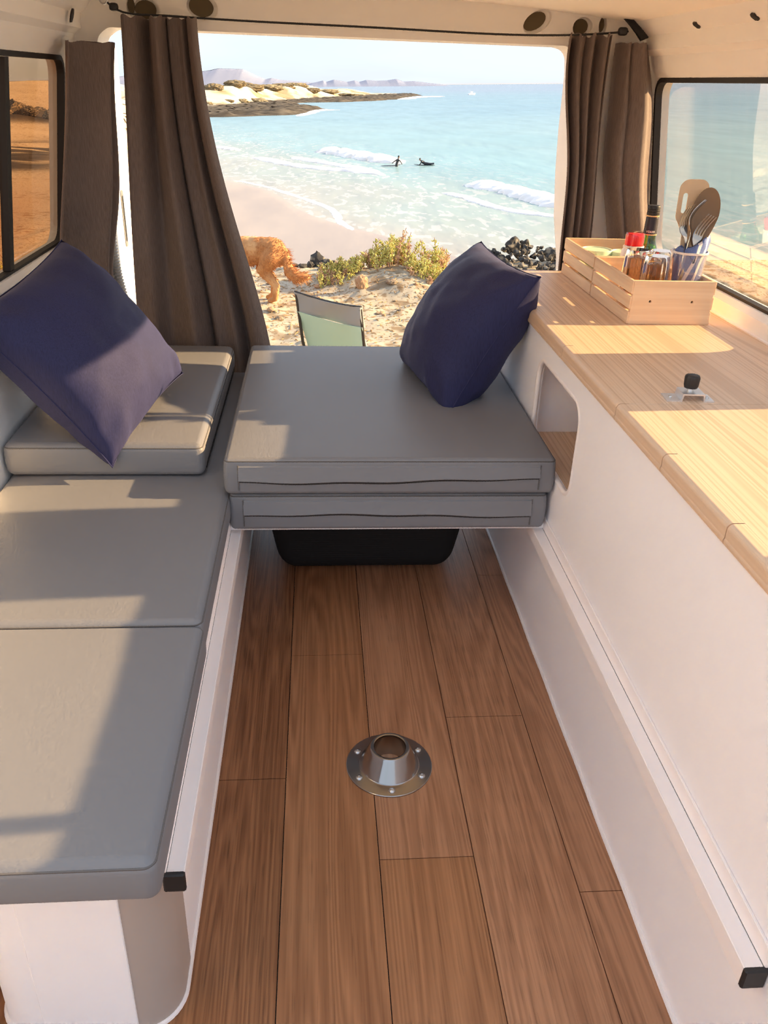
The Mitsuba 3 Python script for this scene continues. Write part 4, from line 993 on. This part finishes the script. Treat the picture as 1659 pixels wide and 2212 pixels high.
put(k + '__top_band', cloth_panel(dip, lambda s: dip(s) - .115, .05, .020), 'm_chair_grey', 40, van=False)
put(k + '__back_fabric', cloth_panel(lambda s: dip(s) - .110, lambda s: 0 * s + g0 + .30, .06, .005, .004, .10), 'm_chair_mint', 40, van=False)
put(k + '__piping', tube([cp(s, .05 * (1 - (2 * s - 1) ** 2) * .6 - .002, float(dip(s)) + .002) for s in np.linspace(-.015, 1.015, 24)], .0055, 8), 'm_chair_frame', 40, van=False)
sv = [cp(0, .09, g0 + .20), cp(1, .09, g0 + .20), cp(1, .44, g0 + .23), cp(0, .44, g0 + .23)]
sm = trimesh.Trimesh(np.vstack([sv, np.array(sv) - [0, 0, .006]]), [[0, 1, 2], [0, 2, 3], [4, 6, 5], [4, 7, 6], [0, 4, 5], [0, 5, 1], [1, 5, 6], [1, 6, 2], [2, 6, 7], [2, 7, 3], [3, 7, 4], [3, 4, 0]], process=False)
put(k + '__seat_fabric', sm, 'm_chair_mint', False, van=False)

# ---------------------------------------------------------------- dog and surfers
def hullchain(joints, bones, edge=.012, smooth=14):
    """joints {name: (xyz, radius)}; bones: pairs (or longer chains) of names."""
    def ball(p, r): return m3.Manifold.sphere(float(r), 20).translate([float(c) for c in p])
    parts = []
    for b in bones:
        for u, v in zip(b, b[1:]):
            parts.append(m3.Manifold.batch_hull([ball(*joints[u]), ball(*joints[v])]))
    m = from_m(m3.Manifold.batch_boolean(parts, m3.OpType.Add).refine_to_length(edge))
    m.merge_vertices(digits_vertex=6)
    return trimesh.smoothing.filter_taubin(m, iterations=smooth)

dh = np.array([-.93, .36]); dh /= np.linalg.norm(dh); dl = np.array([-dh[1], dh[0]])       # heading and the dog's left
if dl[1] > 0: dl = -dl                                                                       # its near flank
dg = gz(-.45, 7.45)
D0 = np.array([-.425, 7.47])
def dp(f, l, z): q = D0 + dh * f + dl * l; return np.array([q[0], q[1], dg + z])
J = {'croup': (dp(.0, 0, .455), .095), 'rump': (dp(-.045, 0, .40), .085), 'loin': (dp(.20, 0, .455), .098), 'belly': (dp(.22, 0, .40), .095), 'ribs': (dp(.42, 0, .42), .125), 'chest': (dp(.56, 0, .385), .125), 'withers': (dp(.58, 0, .50), .075),
     'neck': (dp(.70, 0, .42), .085), 'poll': (dp(.84, 0, .33), .07), 'brow': (dp(.90, 0, .29), .062), 'muzzle': (dp(.98, 0, .20), .036), 'nose': (dp(1.02, 0, .165), .026),
     'tail0': (dp(-.10, 0, .44), .034), 'tail1': (dp(-.125, .03, .36), .036), 'tail2': (dp(-.155, .05, .285), .046), 'tail3': (dp(-.225, .06, .240), .050), 'tail4': (dp(-.31, .05, .245), .030)}
bones = [('rump', 'croup', 'loin', 'ribs', 'chest', 'neck', 'poll', 'brow', 'muzzle', 'nose'), ('belly', 'ribs'), ('croup', 'belly'), ('ribs', 'withers', 'neck'), ('croup', 'tail0', 'tail1', 'tail2', 'tail3', 'tail4')]
for s, nm, fo in ((1, 'n', .0), (-1, 'f', .075)):
    J.update({f'hip{nm}': (dp(.01 + fo * .3, s * .055, .39), .085), f'knee{nm}': (dp(.075 + fo, s * .065, .285), .058), f'hock{nm}': (dp(-.035 + fo, s * .062, .155), .030), f'past{nm}': (dp(-.01 + fo, s * .062, .045), .025), f'toe{nm}': (dp(.035 + fo, s * .062, .022), .024),
              f'shou{nm}': (dp(.55, s * .07, .36), .075), f'elb{nm}': (dp(.50, s * .075, .26), .045), f'wri{nm}': (dp(.54 + s * .05, s * .07, .12), .028), f'pad{nm}': (dp(.55 + s * .05, s * .07, .035), .025), f'paw{nm}': (dp(.59 + s * .05, s * .07, .022), .025),
              f'ear0{nm}': (dp(.85, s * .05, .36), .026), f'ear1{nm}': (dp(.87, s * .085, .29), .022)})
    bones += [(f'hip{nm}', f'knee{nm}', f'hock{nm}', f'past{nm}', f'toe{nm}'), ('croup', f'hip{nm}', 'rump'), ('chest', f'shou{nm}', f'elb{nm}', f'wri{nm}', f'pad{nm}', f'paw{nm}'), (f'ear0{nm}', f'ear1{nm}')]
dm = hullchain(J, bones, .014, 16)
V = dm.vertices; nn = dm.vertex_normals
V2 = V + nn * (.018 * (meshkit.fbm(V * np.array([22, 22, 12]), 3, 8) - .5))[:, None]
dm = trimesh.Trimesh(V2, dm.faces, process=False)
k = thing('dog', 'golden brown long-haired dog standing on the sand, seen from behind the left curtain', 'dog')
def coat(p, n, uv):
    f = fbm(p.x * 18, p.y * 18, p.z * 9, 3); g = noise(p.x * 130, p.y * 130, p.z * 40)
    return mix(mix(lin(196, 140, 86), lin(160, 102, 58), f), lin(212, 168, 118), smoothstep(.55, .8, noise(p.x * 9, p.y * 9, p.z * 7)) * .7 + .25 * (g - .5))
mat('m_coat', proc(coat), .85, sheen=.3)
put(k + '__body', dm, 'm_coat', True, van=False)
rf = np.random.default_rng(11); FV, FF = [], []; at = 0
pts, fi = trimesh.sample.sample_surface(dm, 5200, seed=3)[:2]
fnm = dm.face_normals[fi]; back = np.r_[-dh, -.9]
for p, n_ in zip(pts, fnm):
    hgt = p[2] - dg
    if hgt < .07: continue
    f_ = (p[:2] - D0) @ dh
    tail = f_ < -.11
    l = rf.uniform(.018, .034) * (1.9 if tail else (.5 if hgt < .2 else 1.0))
    flow = np.array([-dh[0], -dh[1], -.9 if not tail else -.35]); d = n_ * .55 + flow * .55 + rf.normal(0, .16, 3); d /= np.linalg.norm(d)
    a = np.cross(d, n_ + .01); a /= np.linalg.norm(a) + 1e-9; b_ = np.cross(d, a); w = .0035
    base = p - n_ * .004; q = [base + a * w, base - a * w * .5 + b_ * w * .8, base - a * w * .5 - b_ * w * .8, base + d * l * .6 + n_ * .002, base + d * l]
    FV += [q[0], q[1], q[2], q[4]]; FF += [[at, at + 1, at + 3], [at + 1, at + 2, at + 3], [at + 2, at, at + 3]]; at += 4
kk = put(k + '__fur', trimesh.Trimesh(np.array(FV), np.array(FF), process=False), 'm_coat', False, van=False)
labels[kk] = {'label': 'long golden fur', 'kind': 'stuff'}
mat('m_nose', [.02, .018, .016], .4)
put(k + '__nose', trimesh.creation.icosphere(2, .017).apply_transform(M4(t=dp(1.04, 0, .165))), 'm_nose', True, van=False)
for s in (1, -1):
    put(k + '__eye', trimesh.creation.icosphere(2, .009).apply_transform(M4(t=dp(.945, s * .040, .285))), 'm_nose', True, van=False)

mat('m_wetsuit', lin(34, 38, 46), .5)
mat('m_skin', lin(196, 150, 122), .6)
mat('m_board', lin(60, 62, 66), .4)
def surfer(label, x, y, Jt, bn, yaw, head):
    k = thing('person', label, 'person')
    m = M4(rotz(yaw), (x, y, SZ))
    put(k + '__body', hullchain(Jt, bn, .04, 8), 'm_wetsuit', True, m, van=False)
    hv = trimesh.creation.icosphere(3, .11); hv.vertices = hv.vertices * [.82, .95, 1.15]; hv.apply_translation(head)
    put(k + '__head', hv, 'm_skin', True, m, van=False)
    hh = trimesh.creation.icosphere(3, .118); hh.vertices = np.where(hh.vertices[:, 2:3] > -.02, hh.vertices * [.84, .97, 1.13], hh.vertices * .8); hh.apply_translation(np.array(head) + [-.012, 0, .012])
    put(k + '__hair', hh, 'm_wetsuit', True, m, van=False)
S1 = {'hipc': ((0, 0, .12), .15), 'waist': ((.05, 0, .32), .13), 'chest': ((.14, 0, .58), .16), 'neckb': ((.20, 0, .74), .06), 'neck': ((.23, 0, .80), .055),
      'shl': ((.15, .19, .66), .07), 'ell': ((-.06, .34, .50), .05), 'wrl': ((-.26, .36, .36), .035), 'hal': ((-.33, .36, .32), .045), 'shr': ((.15, -.19, .66), .07), 'elr': ((.34, -.30, .48), .05), 'wrr': ((.46, -.30, .30), .035), 'har': ((.50, -.30, .24), .045),
      'tl': ((.02, .10, -.1), .11), 'kl': ((.05, .12, -.4), .075), 'tr': ((.02, -.10, -.1), .11), 'kr': ((-.05, -.12, -.4), .075)}
surfer('surfer in a dark wetsuit standing in the shallow water beside the breaking wave', 8.12, 94.3, S1, [('hipc', 'waist', 'chest', 'neckb', 'neck'), ('chest', 'shl', 'ell', 'wrl', 'hal'), ('chest', 'shr', 'elr', 'wrr', 'har'), ('hipc', 'tl', 'kl'), ('hipc', 'tr', 'kr')], .3, (.26, 0, .92))
S2 = {'hipc': ((-.25, 0, .16), .14), 'waist': ((-.02, 0, .20), .13), 'chest': ((.22, 0, .34), .16), 'neckb': ((.38, 0, .44), .06), 'neck': ((.43, 0, .48), .055),
      'shl': ((.26, .19, .38), .07), 'ell': ((.42, .30, .16), .05), 'wrl': ((.56, .32, -.02), .035), 'shr': ((.26, -.19, .38), .07), 'elr': ((.06, -.36, .20), .05), 'wrr': ((-.06, -.42, .05), .035),
      'tl': ((-.60, .10, .15), .085), 'al': ((-1.0, .11, .16), .05), 'tr': ((-.60, -.10, .15), .085), 'ar': ((-1.0, -.12, .20), .05)}
surfer('surfer in a dark wetsuit lying on a board and paddling, right of the standing one', 11.2, 95.2, S2, [('hipc', 'waist', 'chest', 'neckb', 'neck'), ('chest', 'shl', 'ell', 'wrl'), ('chest', 'shr', 'elr', 'wrr'), ('hipc', 'tl', 'al'), ('hipc', 'tr', 'ar')], 2.9, (.50, 0, .58))
def board(label, x, y, yaw, z, tilt=0):
    b = trimesh.creation.icosphere(3); V = b.vertices * [1.15, .27, .04]; V[:, 2] += .10 * np.clip(V[:, 0] / 1.15, 0, 1) ** 3
    solo('surfboard', trimesh.Trimesh(V, b.faces, process=False), 'm_board', label, 'surfboard', smooth=True, van=False, m=M4(rotz(yaw) @ roty(tilt), (x, y, SZ + z)))
board('dark surfboard floating left of the standing surfer', 7.55, 94.35, .15, .10)
board('dark surfboard under the paddling surfer', 11.2, 95.2, 2.9, .03)
k = thing('boat', 'tiny white motor boat far out on the sea', 'boat')
mat('m_boat', lin(240, 238, 234), .4)
hb = rbox(-3.2, 3.2, -1.1, 1.1, -.4, .9, .35, n=(8, 4, 2), fn=lambda u, v: np.c_[0 * u[:, 0], -v[:, 1] * np.clip(u[:, 0], 0, 1) ** 2 * .9, .5 * np.clip(u[:, 0], 0, 1) ** 2])
put(k + '__hull', hb, 'm_boat', 40, M4(rotz(.2), (127, 755, SZ + .2)), van=False)
put(k + '__cabin', rbox(-1.4, .8, -.8, .8, .9, 2.3, .2), 'm_boat', 40, M4(rotz(.2), (127, 755, SZ + .2)), van=False)
bush('green desert bush standing left of the van, seen through the dark left window', -2.25, -1.85, 6.5, 6.9, 30, lambda x: .62, 9)
for i in range(9):
    yy = 43 + 5 * (i % 2) + rr.uniform(); xx = -yy * (.262 + .085 * (i + .5) / 9); s = rr.uniform(.30, .55)
    solo('field_rock', ROCKS[i % 6], None, 'dark boulder in the rock band below the dune, seen through the left window', 'rock', 'boulders below the dune at the left', van=False, m=M4(rotz(i * 1.3) @ np.diag([s * 1.3, s, s * .9]), (xx, yy, gz(xx, yy) + s * .3)))
